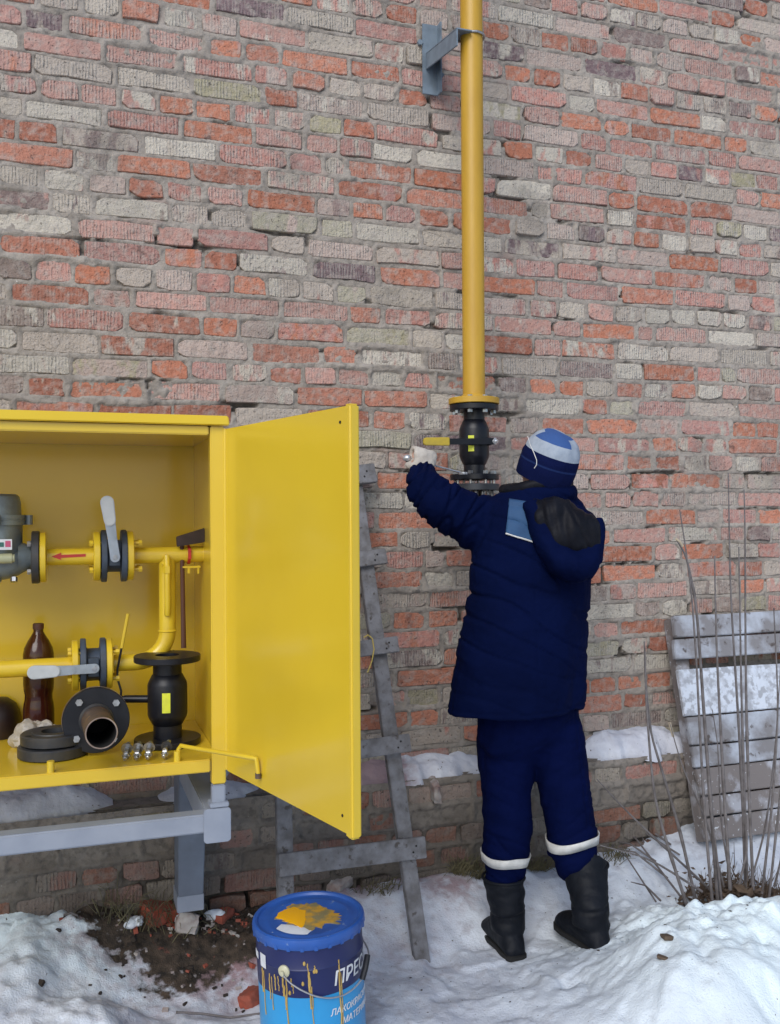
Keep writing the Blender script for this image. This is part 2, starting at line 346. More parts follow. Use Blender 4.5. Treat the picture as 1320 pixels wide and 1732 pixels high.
def remesh(mb, voxel, smooth=6, fac=.5):
    me = mb.mesh('tmp'); bm = bmesh.new(); bm.from_mesh(me); bmesh.ops.recalc_face_normals(bm, faces=bm.faces); bm.to_mesh(me); bm.free()
    o = bpy.data.objects.new('tmp', me); COL.objects.link(o)
    md = o.modifiers.new('r', 'REMESH'); md.mode = 'VOXEL'; md.voxel_size = voxel; md.adaptivity = 0
    sm = o.modifiers.new('s', 'SMOOTH'); sm.iterations = smooth; sm.factor = fac
    dg = bpy.context.evaluated_depsgraph_get(); r = bpy.data.meshes.new_from_object(o.evaluated_get(dg)); bpy.data.objects.remove(o); return r
def vget(me):
    a = np.empty(len(me.vertices)*3); me.vertices.foreach_get('co', a); return a.reshape(-1, 3)
def vset(me, a): me.vertices.foreach_set('co', a.ravel()); me.update()
def displace(me, fn):
    a = vget(me); n = np.empty(len(me.vertices)*3); me.vertex_normals.foreach_get('vector', n); n = n.reshape(-1, 3)
    d = np.array([fn(Vector(p), Vector(q)) for p, q in zip(a, n)]); vset(me, a+n*d[:, None])
def rotm(axis, deg): return Matrix.Rotation(R(deg), 3, axis)
# ================================================================== GROUND
WG = (0, 0)
def blobs(X, Y, lst):
    s = np.zeros_like(X)
    for u, v, r, ry, a in lst:
        g = G(u, v); s = np.maximum(s, a*np.exp(-(((X-g.x)/r)**2+((Y-g.y)/ry)**2)))
    return s
def chunks(x, y, seed):
    xi = np.floor(x).astype(np.int64); yi = np.floor(y).astype(np.int64); d = np.full(x.shape, 9.0)
    def h(a, b, k):
        n = (a*374761393 + b*668265263 + (seed*7+k)*974634541) & 0xffffffff
        n = ((n ^ (n >> 13))*1274126177) & 0xffffffff
        return ((n ^ (n >> 16)) & 0xffff)/65535.0
    for i in (-1, 0, 1):
        for j in (-1, 0, 1):
            a, b = xi+i, yi+j; r_ = .55+.75*h(a, b, 3); d = np.minimum(d, np.hypot(a+h(a, b, 1)-x, b+h(a, b, 2)-y)/r_)
    return np.sqrt(np.clip(1-d*d, 0, 1))
def ground_h(X, Y):
    X = np.asarray(X, float); Y = np.asarray(Y, float)
    near = np.exp(-np.clip(np.hypot(X-1.2, Y+1.2)-2.5, 0, None)/3)
    h = .022*fbm(X*2.2, Y*2.2, 3) + (.012*fbm(X*9, Y*9, 8, 3)+.004*fbm(X*34, Y*34, 12, 2))*near
    h = h + .17*sstep(X, 1.85, 2.65)*sstep(Y, -.75, -.05)             # bank against the wall on the right
    h = h + (.125+.02*fbm(X*3, Y*3, 17))*sstep(Y, -.52, -.17)*(1-.5*sstep(X, 1.85, 2.6))
    d = np.hypot((X-2.02)/.62, (Y+1.06)/.34)                          # fresh heap, front right
    h = h + .21*np.exp(-d**2.4)*(1+.25*fbm(X*8, Y*8, 21, 3)) + .10*np.exp(-(((X-1.62)/.2)**2+((Y+1.2)/.16)**2))
    h = h + .10*np.exp(-(((X+.22)/.26)**2+((Y+.42)/.17)**2))*(1+.6*fbm(X*11, Y*11, 31, 3)) + .07*np.exp(-(((X+.0)/.3)**2+((Y+.62)/.2)**2))*(1+.6*fbm(X*11, Y*11, 33, 3))
    h = h - .03*np.exp(-(((X-.28)/.24)**2+((Y+.36)/.2)**2))
    ch = np.maximum(blobs(X, Y, [(1230, 1660, .55, .42, 1), (1110, 1600, .25, .2, 1), (1100, 1700, .2, .2, .9)]), 1.0*blobs(X, Y, [(30, 1640, .32, .24, 1), (130, 1640, .22, .14, 1)]))
    h = h + ch*(.055*chunks(X*9+.6*vn(X*14, Y*14, 3), Y*9+.6*vn(X*14, Y*14, 4), 5)+.024*chunks(X*25+.5*vn(X*40, Y*40, 3), Y*25, 6))
    tr_ = (1-ch)*near; h = h + tr_*(.007*chunks(X*16, Y*16, 7)*sstep(fbm(X*3, Y*3, 71), -.2, .3) - .016*sstep(fbm(X*5.5, Y*5.5, 72, 2), .25, .45))
    lum = blobs(X, Y, [(1130, 1560, .16, .16, 1), (1200, 1620, .4, .3, 1), (60, 1640, .3, .2, .8), (120, 1620, .2, .15, .8)])
    h = h + lum*.03*np.abs(fbm(X*19, Y*19, 41, 3))
    return h
def onground(u, v):
    q = G(u, v, 0)
    for _ in range(12):
        q = G(u, v, float(ground_h(np.array([q.x]), np.array([min(q.y, -.14)]))[0]))
    return q
def gh(x, y): return float(ground_h(np.array([x]), np.array([y]))[0])
def axis(a, b, st, lo, hi):
    c = list(np.arange(a, b, st)); s = st; x = c[-1]
    while x < hi: s *= 1.22; x += s; c.append(x)
    s = st; x = c[0]; L = []
    while x > lo: s *= 1.22; x -= s; L.append(x)
    return np.array(L[::-1]+c)
gx = axis(-.55, 3.3, .0095, -90, 90); gy = axis(-1.75, .02, .0095, -110, 4)
GX, GY = np.meshgrid(gx, gy); GZ = ground_h(GX, GY)
def grid_mesh(name, V, nx, ny):
    me = bpy.data.meshes.new(name); i = np.arange((ny-1)*(nx-1)); r = i//(nx-1); c = i % (nx-1); a = r*nx+c
    F = np.stack([a, a+1, a+nx+1, a+nx], 1)
    me.vertices.add(len(V)); me.vertices.foreach_set('co', V.ravel())
    me.loops.add(F.size); me.loops.foreach_set('vertex_index', F.ravel().astype(np.int32))
    me.polygons.add(len(F)); me.polygons.foreach_set('loop_start', np.arange(0, F.size, 4, dtype=np.int32)); me.update(calc_edges=True); me.validate(); return me
me = grid_mesh('ground', np.stack([GX, GY, GZ], -1).reshape(-1, 3), len(gx), len(gy))
shx, shy = G(1255, 1530, .11).x, G(1255, 1530, .11).y
def fattr(me, n, a):
    at = me.attributes.new(n, 'FLOAT', 'POINT'); at.data.foreach_set('value', np.ascontiguousarray(a, dtype=np.float32).ravel())
def wblobs(lst):
    s_ = np.zeros_like(GX)
    for x, y, rx, ry, a in lst: s_ = np.maximum(s_, a*np.exp(-(((GX-x)/rx)**2+((GY-y)/ry)**2)))
    return s_
gp = lambda u, v: (G(u, v, .08).x, G(u, v, .08).y)
soil = wblobs([(*gp(330, 1570), .27, .24, 1.35), (*gp(240, 1575), .24, .2, 1.3), (*gp(420, 1560), .22, .22, 1.2), (*gp(120, 1575), .25, .12, 1.0), (*gp(560, 1505), .26, .15, 1.2), (*gp(640, 1500), .12, .07, .8), (*gp(300, 1625), .2, .12, .62), (*gp(385, 1600), .14, .1, .7),
     (*gp(790, 1480), .12, .07, .85), (*gp(905, 1468), .12, .05, .8), (shx, shy, .27, .11, 1.1), (shx+.27, shy-.02, .26, .13, 1.1), (shx-.18, shy-.01, .08, .05, .7), (*gp(40, 1560), .3, .1, .5), (*gp(700, 1490), .1, .05, .6), (*gp(450, 1640), .07, .05, .6)])
dirt = blobs(GX, GY, [(680, 1540, .3, .16, .95), (740, 1510, .2, .12, .9), (380, 1640, .35, .22, .95), (220, 1650, .3, .15, .7), (600, 1560, .25, .15, .8), (760, 1560, .16, .12, .7), (560, 1640, .5, .3, .35), (300, 1690, .5, .2, .4)])
shx_ = 0
fresh = blobs(GX, GY, [(1230, 1640, .5, .42, 1), (1330, 1700, .6, .5, 1), (40, 1650, .36, .28, .95), (150, 1660, .25, .2, .7), (1150, 1450, .4, .2, .45), (1120, 1400, .3, .2, .4), (1100, 1700, .3, .3, .55)])
fattr(me, 'soil', soil); fattr(me, 'dirt', dirt); fattr(me, 'fresh', fresh)
me.materials.append(GROUND); g_o = link('ground', me, None, 180); tag(g_o, kind='structure')
# ================================================================== BRICK WALL
wall = thing('brick_wall', 'weathered red, pink and cream brick wall filling the background behind the cabinet and the man', 'wall', (1.5, 0, 0))
PAL = {'o': [(.47, .195, .125), (.43, .17, .105), (.41, .18, .125), (.37, .15, .10)], 'p': [(.43, .25, .21), (.47, .27, .225), (.40, .215, .185), (.45, .22, .18)],
       'c': [(.44, .385, .32), (.49, .445, .375), (.41, .35, .295), (.42, .33, .285)], 'd': [(.18, .125, .13), (.23, .17, .155), (.27, .21, .18)], 't': [(.35, .315, .21), (.37, .34, .26)]}
def warp(x, z): return .007*vn(np.asarray(x)*1.1, np.asarray(z)*.9, 77) + .003*vn(np.asarray(x)*4, np.asarray(z)*3, 78)
def layout(z0, z1, x0, x1, seed):
    rs = random.Random(seed); rows = []; z = z0; k = 0
    while z < z1:
        h = rs.uniform(.058, .064); j = rs.uniform(.013, .019); row = []; x = x0 - rs.uniform(0, .25)
        header = (k % 4 == 3) or rs.random() < .10; run = 0
        while x < x1:
            if header: L = .118 if rs.random() < .92 else .245
            else:
                q = rs.random(); L = .245 if q < .56 else (.118 if q < .86 else rs.choice((.07, .15, .17, .185, .205)))
            L += rs.uniform(-.006, .006); row.append((x, x+L)); x += L+rs.uniform(.010, .022)
        rows.append((z, z+h, row)); z += h+j; k += 1
    return rows
def brick_cols(cxx, czz, rs):
    o = .5*float(vn(cxx*.9, czz*1.3, 5))+.5
    q = rs.random(); t = 'o' if q < .19+.15*o else ('p' if q < .56 else ('c' if q < .90 else ('d' if q < .965 else 't')))
    a = rs.choice(PAL[t]); bt = {'o': 'opcp', 'p': 'pcoc', 'c': 'ccpd', 'd': 'dpc', 't': 'cct'}[t]; b = rs.choice(PAL[rs.choice(bt)])
    f = rs.uniform(.86, 1.14); f2 = rs.uniform(.86, 1.14)
    rib = (rs.uniform(.0, .35) if t == 'o' else rs.uniform(.15, 1.0)) if rs.random() < .8 else 0
    return tuple(min(1, v*f) for v in a), tuple(min(1, v*f2) for v in b), (rib, rs.uniform(.25, .62) if t != 'o' else rs.uniform(.2, .5), rs.random())
OCC = [[(0, 700), (385, 715), (385, 1310), (0, 1345)], [(380, 725), (606, 686), (607, 1425), (383, 1310)], [(830, 840), (980, 820), (1020, 900), (995, 1215), (985, 1480), (830, 1480), (760, 1170), (795, 930)]]
def inpoly(x, y, p):
    c = False; n = len(p)
    for i in range(n):
        x1, y1 = p[i]; x2, y2 = p[i-1]
        if (y1 > y) != (y2 > y) and x < (x2-x1)*(y-y1)/(y2-y1)+x1: c = not c
    return c
BR = []
def make_bricks(rows, Y, seed, skip=None):
    rs = random.Random(seed)
    for (za, zb, row) in rows:
        for (xa, xb) in row:
            cx_, cz_ = (xa+xb)/2, (za+zb)/2
            if skip and skip(cx_, cz_, rs): continue
            dz = float(warp(cx_, cz_)); hx = (xb-xa)/2; hz = (zb-za)/2; pop = rs.uniform(-.001, .006)
            if rs.random() < .04: pop += rs.uniform(.004, .014)
            tx = rs.uniform(-.012, .012); tz = rs.uniform(-.03, .03); rot = rs.uniform(-.008, .008)
            ch = [rs.uniform(.003, .012) if rs.random() < .75 else rs.uniform(.012, .045) for _ in range(4)]
            cj = [min(c, hx*.6, hz*.8) for c in ch]; j = lambda: rs.uniform(-.0034, .0034)
            pts = [(-hx+cj[0], -hz), (rs.uniform(-.4, .4)*hx, -hz+j()), (hx-cj[1], -hz), (hx, -hz+cj[1]*.7), (hx, hz-cj[2]*.7), (hx-cj[2], hz), (rs.uniform(-.4, .4)*hx, hz+j()), (-hx+cj[3], hz), (-hx, hz-cj[3]*.7), (-hx, -hz+cj[0]*.7)]
            pts = [(x+j(), z+j()) for x, z in pts]; n = len(pts); c, s = math.cos(rot), math.sin(rot)
            V = []
            for ins, dy in ((.0022, 0.0), (0, .0032), (0, .06)):
                for x, z in pts:
                    X = x*(1-ins/hx); Z = z*(1-ins/hz); y = -pop + (tx*X+tz*Z if dy < .05 else 0) + dy
                    V.append((X*c-Z*s, y, X*s+Z*c))
            Fc = [tuple(range(n))]+[(i, n+i, n+(i+1) % n, (i+1) % n) for i in range(n)]+[(n+i, 2*n+i, 2*n+(i+1) % n, n+(i+1) % n) for i in range(n)]
            o = Vector((cx_, Y, cz_+dz)); u, v = proj(o); q = CAM-o
            area = hx*hz*4/(q.length**2)
            vis = 0 <= u <= 1320 and 0 <= v <= 1732 and not any(inpoly(u, v, p) for p in OCC)
            BR.append((area if vis else -1, o, V, Fc, brick_cols(cx_, cz_, rs)))
def brick_mesh(items):
    V = []; Fs = []; A = []; B = []; Cc = []
    for o, v, f, (a, b, p) in items:
        k = len(V); V += [(x+o.x, y+o.y, z+o.z) for x, y, z in v]; Fs += [tuple(i+k for i in q) for q in f]
        A += [(*a, 1)]*len(v); B += [(*b, 1)]*len(v); Cc += [(*p, 1)]*len(v)
    me = bpy.data.meshes.new('brick'); me.from_pydata(V, [], Fs)
    for n, d in (('ca', A), ('cb', B), ('cp', Cc)):
        at = me.attributes.new(n, 'FLOAT_COLOR', 'POINT'); at.data.foreach_set('color', np.array(d, dtype=np.float32).ravel())
    me.materials.append(BRICK); return me
ZL = .50; YP = -.13
rows = layout(ZL+.012, 4.35, -1.3, 4.4, 11)
def cover(x, z):   # places where mortar was smeared over the bricks
    return np.maximum(sstep(fbm(np.asarray(x)*1.7, np.asarray(z)*4.2, 90, 3), .30, .48), .75*sstep(fbm(np.asarray(x)*6, np.asarray(z)*11, 190, 3), .34, .5))
make_bricks(rows, 0.0, 5)
prow = layout(-.05, ZL-.03, -1.3, 4.4, 12)
make_bricks(prow, YP, 9, skip=lambda x, z, rs: (.33 < z < .42 and rs.random() < .75) or rs.random() < .10)
BR.sort(key=lambda t: -t[0])
for a, o, v, f, cc in BR[:300]:
    me = brick_mesh([(Vector((0, 0, 0)), v, f, cc)]); b = bpy.data.objects.new('brick', me); COL.objects.link(b); b.parent = wall; b.location = o-Vector((1.5, 0, 0))
me = brick_mesh([(o, v, f, cc) for a, o, v, f, cc in BR[300:]]); me.name = 'brick_field'; me.transform(Matrix.Translation((-1.5, 0, 0)))
bf = bpy.data.objects.new('brick_field', me); COL.objects.link(bf); bf.parent = wall; bf['kind'] = 'stuff'
def sheet(name, rows, Y, xs, zs, plinth=False):
    X, Z = np.meshgrid(xs, zs); Zw = Z-warp(X, Z)
    mids = np.array([(rows[i][1]+rows[i+1][0])/2 for i in range(len(rows)-1)]); idx = np.searchsorted(mids, Zw)
    za = np.array([r[0] for r in rows])[idx]; zb = np.array([r[1] for r in rows])[idx]; e = np.minimum(Zw-za, zb-Zw); ex = np.full_like(e, -1.0)
    for i, (_, _, row) in enumerate(rows):
        m = idx == i
        if not m.any(): continue
        st = np.array([q[0] for q in row]); en = np.array([q[1] for q in row]); x = X[m]; k = np.clip(np.searchsorted(st, x)-1, 0, len(st)-1)
        ex[m] = np.minimum(x-st[k], en[k]-x)
    e = np.minimum(e, ex)
    nz = fbm(X*42, Z*42, 50, 2); lo = fbm(X*5, Z*7, 60, 3)
    en_ = e + .0095*nz + .0065*lo
    y = -.0012 + .0105*sstep(en_, .0, .0085) - .0036*nz - .0026*lo - .0015*fbm(X*120, Z*120, 55, 1)
    deep = sstep(fbm(X*3.1, Z*13.5, 66, 3), .40, .52)*(1-sstep(en_, -.004, .002)) * (Z < 2.45) + .8*sstep(fbm(X*3.6, Z*15, 69, 3), .50, .6)*(1-sstep(en_, -.004, .002))
    y = y + .022*np.clip(deep, 0, 1)
    cv = np.maximum(cover(X, Z)*.95, (.8*sstep(fbm(X*3, Z*8, 290, 3), .05, .3) if plinth else 0)); y = y - cv*(.0085+.003*nz)
    st = .75*np.clip(deep, 0, 1)
    if plinth:
        band = sstep(Z, .315, .335)*(1-sstep(Z, .405, .425))*sstep(fbm(X*2, Z*2, 91), -.6, -.2); y = y - band*(.010+.003*lo)
        bro = sstep(fbm(X*4, Z*7, 95, 3), .02, .35)*(1-sstep(Z, .24, .36)); y = y+.02*bro; st = np.maximum(st, .6*bro)
    me = grid_mesh(name, np.stack([X-1.5, y+Y, Z], -1).reshape(-1, 3), len(xs), len(zs)); fattr(me, 'recess_tone', st)
    me.flip_normals() if me.polygons[0].normal.y > 0 else None
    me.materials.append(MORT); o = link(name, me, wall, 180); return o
def ax2(a, b, st, lo, hi, st2):
    return np.concatenate([np.arange(lo, a, st2), np.arange(a, b, st), np.arange(b, hi, st2)])
sheet('mortar', rows, 0.0, ax2(-.3, 3.1, .0062, -1.25, 4.35, .02), ax2(ZL-.03, 3.75, .0062, .3, 4.33, .02))
sheet('plinth_mortar', prow, YP, ax2(-.3, 3.1, .0062, -1.25, 4.35, .02), np.arange(-.06, ZL, .0062), True)
m_ = MB(); m_.box((1.55, (YP+.03)/2+.02, ZL-.016), (5.6, abs(YP)+.0, .024)); o = m_.build('plinth_top', MORT, wall, bevel=.006)
m_ = MB(); m_.box((1.55, .36, 2.12), (5.6, .6, 4.42)); m_.build('wall_core', MORT, wall)
m_ = MB(); m_.box((-5.0, .33, 2.2), (7.5, .62, 4.6)); m_.box((8.0, .33, 2.2), (7.3, .62, 4.6)); m_.box((1.6, .33, 5.4), (20.6, .62, 2.1)); m_.build('wall_extension', MORT, wall)
# snow on the plinth ledge
def ledge_snow(name, x0, x1, h, label, seed, wd=.135, gapn=0):
    xs = np.arange(x0, x1, .008); n = 15; V = []
    for x in xs:
        e = min(1, (x-x0)/.16, (x1-x)/.16); e = max(e, 0)**.7
        hh = h*(1+.55*float(fbm(x*4, seed, seed, 3)))*e*(1-gapn*max(0, float(vn(x*6, 1, seed+9))))
        ww = wd*(1+.34*float(fbm(x*9, seed, seed+3, 3)))*(.6+.4*e)
        for k in range(n):
            t = k/(n-1); yy = .03-ww*(t*1.12); zz = ZL-.006+hh*(1-abs(t)**3.2)+(.014*float(fbm(x*13, t*2.5+3, seed+5, 3))+.006*float(fbm(x*45, t*7, seed+6, 2)))*e
            if t > .93: zz -= .014*(t-.93)/.07
            V.append((x, yy, zz))
    me = grid_mesh(name, np.array(V), n, len(xs)); me.materials.append(LSNOW); o = link(name, me, None, 180)
    bm = bmesh.new(); bm.from_mesh(me); bmesh.ops.recalc_face_normals(bm, faces=bm.faces); bm.to_mesh(me); bm.free()
    tag(o, label, 'snow', kind='stuff'); return o
ledge_snow('ledge_snow', 1.92, 2.62, .085, 'thick white snow strip on the wall ledge right of the man', 3)
ledge_snow('ledge_snow', .72, 1.60, .055, 'pink-dusted snow on the wall ledge between the ladder and the man', 4, gapn=.5)
ledge_snow('ledge_snow', -1.0, .16, .085, 'snow lying on the wall ledge under the yellow cabinet', 6, gapn=.4)
ledge_snow('ledge_snow', .30, .66, .05, 'small patch of snow on the ledge between the cabinet post and the open door', 8, gapn=.6)
ledge_snow('ledge_snow', 2.7, 4.0, .07, 'snow on the ledge behind the plank board at right', 9)
# ================================================================== CABINET
YF, YB = -.926, -.42
xr = P(381, 1000, YF).x; xi = P(357, 1000, YF).x; xl = -.86
z_lt = P(357, 1284, YF).z; z_lb = P(357, 1306, YF).z; z_ti = P(357, 736, YF).z; z_tf = P(375, 721, YF).z; z_pb = P(370, 1326, YF).z
cab = thing('gas_cabinet', 'open bright yellow metal gas cabinet mounted on a grey stand', 'cabinet', (-.23, -.67, z_lb))
T_ = .003
m = MB(); m.box(((xl+xr)/2, YB+.006, (z_lb+z_tf)/2), (xr-xl, .012, z_tf-z_lb)); m.build('back_panel', YEL, cab, bevel=.001)
m = MB(); m.box((xr-.008, (YF+YB)/2+.017, (z_lb+z_tf)/2), (.012, YB-YF-.036, z_tf-z_lb-.006)); m.build('side_panel', YEL, cab)
m = MB(); m.box((xl+.008, (YF+YB)/2+.017, (z_lb+z_tf)/2), (.012, YB-YF-.036, z_tf-z_lb-.006)); m.build('side_panel', YEL, cab)
m = MB(); m.box(((xl+xr)/2, (YF+YB)/2+.012, z_lt-.008), (xr-xl-.03, YB-YF-.036, .012)); m.build('floor_panel', YEL, cab)
m = MB(); m.box(((xl+xr)/2, (YF+YB)/2+.012, z_tf-.012), (xr-xl-.03, YB-YF-.036, .012)); m.build('ceiling_panel', YEL, cab)
m = MB(); m.box(((xl+xi)/2-.0015, YF+.014, (z_lt+z_lb)/2), (xi-xl-.003, .03, z_lt-z_lb)); m.build('front_sill', YEL, cab, bevel=.003)
m = MB(); m.box(((xl+xi)/2-.0015, YF+.014, (z_ti+z_tf)/2), (xi-xl-.003, .03, z_tf-z_ti)); m.build('top_rail', YEL, cab, bevel=.003)
m = MB(); m.box(((xi+xr)/2, YF+.015, (z_pb+z_tf)/2), (xr-xi, .034, z_tf-z_pb)); m.build('corner_post', YEL, cab, bevel=.003)
z_r = P(375, 710, YF).z
m = MB(); x1 = xr+.012
m.add([(xl-.02, YF-.018, z_tf+.001), (x1, YF-.018, z_tf+.001), (x1, YF+.004, z_tf+.028), (xl-.02, YF+.004, z_tf+.028), (xl-.02, YB+.0, z_tf+.03), (x1, YB, z_tf+.03), (x1, YB, z_tf+.002), (xl-.02, YB, z_tf+.002)],
      [(0, 1, 2, 3), (3, 2, 5, 4), (4, 5, 6, 7), (7, 6, 1, 0), (1, 6, 5, 2), (0, 3, 4, 7)])
m.build('roof', YEL, cab, bevel=.003)
# hinge barrels
m = MB(); m.tube([(xr+.002, YF-.001, z_lb+.004), (xr+.002, YF-.001, z_tf-.006)], .0055, 12); m.build('hinge', YEL, cab)
# door
HX, HY = xr+.0015, YF-.004
de = PD(600, 1000, 1.925); ddir = Vector((de.x-HX, de.y-HY, 0)); DWID = ddir.length; ddir.normalize(); dnor = Vector((-ddir.y, ddir.x, 0))
if dnor.dot(FW) > 0: dnor = -dnor     # towards the viewer (inner face)
zd0 = z_lb-.002; zd1 = z_tf-.005
def DP(s, t, z): return Vector((HX, HY, 0))+ddir*s+dnor*t+UP*z
m = MB()
def dbox(mb, s0, s1, t0, t1, z0, z1, mi=0): mb.add([DP(s, t, z) for s in (s0, s1) for t in (t0, t1) for z in (z0, z1)], [(0, 1, 3, 2), (4, 6, 7, 5), (0, 4, 5, 1), (2, 3, 7, 6), (0, 2, 6, 4), (1, 5, 7, 3)], mi)
dbox(m, .001, DWID-.026, -.010, 0, zd0+.002, zd1-.002); door = m.build('door', YEL, cab, bevel=.002); MW[door.name] = MW[cab.name]
m = MB(); dbox(m, DWID-.026, DWID, -.016, .010, zd0, zd1); m.build('edge_flange', YEL, door, bevel=.005, seg=3)
for vv in (712, 1383):
    hz = CAM.z-(vv-873)*1.95/1600; m = MB()
    m.lathe(DP(DWID-.052, -.002, hz), dnor, [(.0032, 0), (.0032, .0035)], 10); m.build('bolt_hole', INK, door)
# stay rod
m = MB(); q0 = P(300, 1290, YF+.012); q1 = P(303, 1261, YF+.012); q2 = DP(0, 0, 0)
dq = PL(434, 1283, DP(0, .012, 0), dnor); dq2 = PL(437, 1308, DP(0, .008, 0), dnor)
pth = [q0, q0.lerp(q1, .8), q1.lerp(dq, .03)+UP*.001, q1.lerp(dq, .08), q1.lerp(dq, .5), q1.lerp(dq, .94), dq, dq.lerp(dq2, .3), dq2]
m.tube(pth, .0055, 12); m.tube([q0-UP*.004, q0+UP*.03], .0085, 12); m.build('door_stay_rod', YELP, cab)
m = MB(); m.tube([dq2, dq2-UP*.012], .0075, 12); m.build('rod_end_nut', RUST, cab)
m = MB(); q0 = P(86, 1312, YF+.012); q1 = P(86, 1287, YF+.012); m.tube([q0, q1], .009, 12); m.box(q0+Vector((0, .002, .004)), (.03, .02, .008)); m.build('sill_peg', YELP, cab)
# ================================================================== STAND
st = thing('cabinet_stand', 'grey painted steel stand with front beam and wall leg under the yellow cabinet', 'stand', (.3, -.5, 0))
za = P(365, 1366, YF).z; zb_ = P(365, 1424, YF).z; z0b = P(340, 1408, YF).z; z1b = P(340, 1380, YF).z
m = MB(); m.box(((xi+xr)/2, YF+.015, (z_pb+za)/2-.0), (xr-xi-.002, .030, z_pb-za-.004)); m.build('post', GREY, st, bevel=.003)
m = MB(); m.box(((xi+xr)/2, YF+.012, za+.008), (xr-xi+.012, .045, .012)); m.build('post_foot_plate', GREY, st, bevel=.002)
xe0 = P(345, 1400, YF-.006).x; xe1 = P(391, 1400, YF-.006).x
m = MB(); m.box((xl/2+xe0/2, YF+.022, (z0b+z1b)/2), (xe0-xl+.02, .05, z1b-z0b+.006)); m.build('front_beam', GREY, st, bevel=.004, seg=3)
m = MB(); rc = .010; pts = []
for cx_, cz_, a_ in ((xe1-rc, za-rc, 0), (xe0+rc, za-rc, 1), (xe0+rc, zb_+rc, 2), (xe1-rc, zb_+rc, 3)):
    for k in range(6): t = PI/2*(a_+k/5); pts.append((cx_+rc*math.cos(t), YF-.008, cz_+rc*math.sin(t)))
m.prism(pts, (0, .005, 0)); m.build('end_plate', GREY, st, bevel=.001)
m = MB(); m.box(((xe0+xe1)/2, (YF+YP)/2, (za+zb_)/2), (xe1-xe0-.012, YP-YF-.01, za-zb_-.012)); m.build('side_beam', GREY, st, bevel=.003)
yl = -.30; lx0 = P(301, 1450, yl).x; lx1 = P(343, 1450, yl).x
m = MB(); zt = P(320, 1290, yl).z; zbt = P(320, 1540, yl).z
for q in (1,):
    m.add([(lx0, yl, zbt), (lx1, yl, zbt), (lx1+.012, yl-.05, zt), (lx0, yl-.05, zt), (lx0, yl+.10, zbt), (lx1, yl+.10, zbt), (lx1+.012, yl+.10, zt), (lx0, yl+.10, zt)],
          [(0, 1, 2, 3), (4, 7, 6, 5), (0, 3, 7, 4), (1, 5, 6, 2), (0, 4, 5, 1), (3, 2, 6, 7)])
m.build('wall_leg', mat('slate_leg_paint', (.15, .18, .23), .5, col2=(.12, .14, .18), sc_=10, bsc=80, bst=.2, bdist=.001), st, bevel=.003)
zs_ = P(320, 1512, yl).z
m = MB(); m.box(((lx0+lx1)/2, yl+.048, (zs_+zbt)/2-.002), (lx1-lx0+.006, .11, zs_-zbt)); m.build('leg_foot_sleeve', GREY, st, bevel=.002)
m = MB(); a = Vector((lx1-.01, yl-.05, P(320, 1360, yl).z)); b_ = Vector((lx1-.01, YF+.1, z_lb-.02)); 
m.tube([a, b_], .02, 4); m.build('diagonal_brace', GREY, st)
# ================================================================== PIPEWORK INSIDE THE CABINET
YPI = -.62
def bolt_mesh(L, r=.008, mt=STEEL):
    m = MB(); m.lathe((0, 0, 0), (0, 0, 1), [(r, 0), (r, r*1.1)], 6); m.lathe((0, 0, -L-.006), (0, 0, 1), [(r*.55, 0), (r*.55, L+.007)], 8); m.lathe((0, 0, -L-.001), (0, 0, 1), [(r, -r), (r, 0)], 6)
    me = m.mesh('bolt'); me.materials.append(mt); return me
def ring_bolts(parent, c, a, Rr, n, me, ph=0.0):
    x, y, a = frame(a); inv = MW[parent.name].inverted()
    for k in range(n):
        t = 2*PI*(k+ph)/n; M = Matrix.Translation(Vector(c)+x*math.cos(t)*Rr+y*math.sin(t)*Rr) @ Matrix((( x.x, y.x, a.x), (x.y, y.y, a.y), (x.z, y.z, a.z))).to_4x4()
        share('bolt', me, parent, inv @ M)
def flange(parent, c, a, Ro, Ri, th, mt, name='flange', bev=.002):
    m = MB(); m.lathe(c, a, [(Ri, 0), (Ro-bev, 0), (Ro, bev), (Ro, th-bev), (Ro-bev, th), (Ri, th), (Ri, 0)], 48, cap=False); return m.build(name, mt, parent)
zu = P(200, 940, YPI).z; zl_ = P(150, 1124, YPI).z; rp = .0235; RF = .069
PX = lambda u: P(u, 940, YPI).x
pw = thing('gas_pipework', 'yellow gas pipes with two lever valves inside the open cabinet', 'pipes', (PX(200), YPI, zl_))
XA = Vector((1, 0, 0))
m = MB(); m.tube([(PX(80), YPI, zu), (PX(158), YPI, zu)], rp, 28); p_ = m.build('upper_pipe', YELP, pw)
m = MB(); xA, xB = PX(145), PX(90); yy = YPI-rp*.97; hw = .0062
arr = [(xA, yy, zu+.004+hw*.6), (xA, yy, zu+.004-hw*.6), (xB+.02, yy, zu+.002-hw*.7), (xB+.022, yy, zu+.002-hw*1.6), (xB-.004, yy, zu+.002), (xB+.022, yy, zu+.002+hw*1.7), (xB+.02, yy, zu+.002+hw*.7)]
m.prism(arr, (0, -.0016, 0)); m.build('flow_arrow', RED, p_)
m = MB(); m.tube([(PX(226), YPI, zu), (xr-.014, YPI, zu)], rp, 28); m.build('upper_pipe', YELP, pw)
ymesh = bolt_mesh(.028, .0085, YELP)
flange(pw, (PX(68), YPI, zu), XA, RF, rp, .016, YELP)
flange(pw, (PX(158), YPI, zu), XA, RF, rp, .018, YELP); flange(pw, (PX(214), YPI, zu), XA, RF, rp, .018, YELP)
ring_bolts(pw, (PX(233), YPI, zu), XA, .052, 4, ymesh, .5); ring_bolts(pw, (PX(157), YPI, zu), -XA, .052, 4, ymesh, .5)
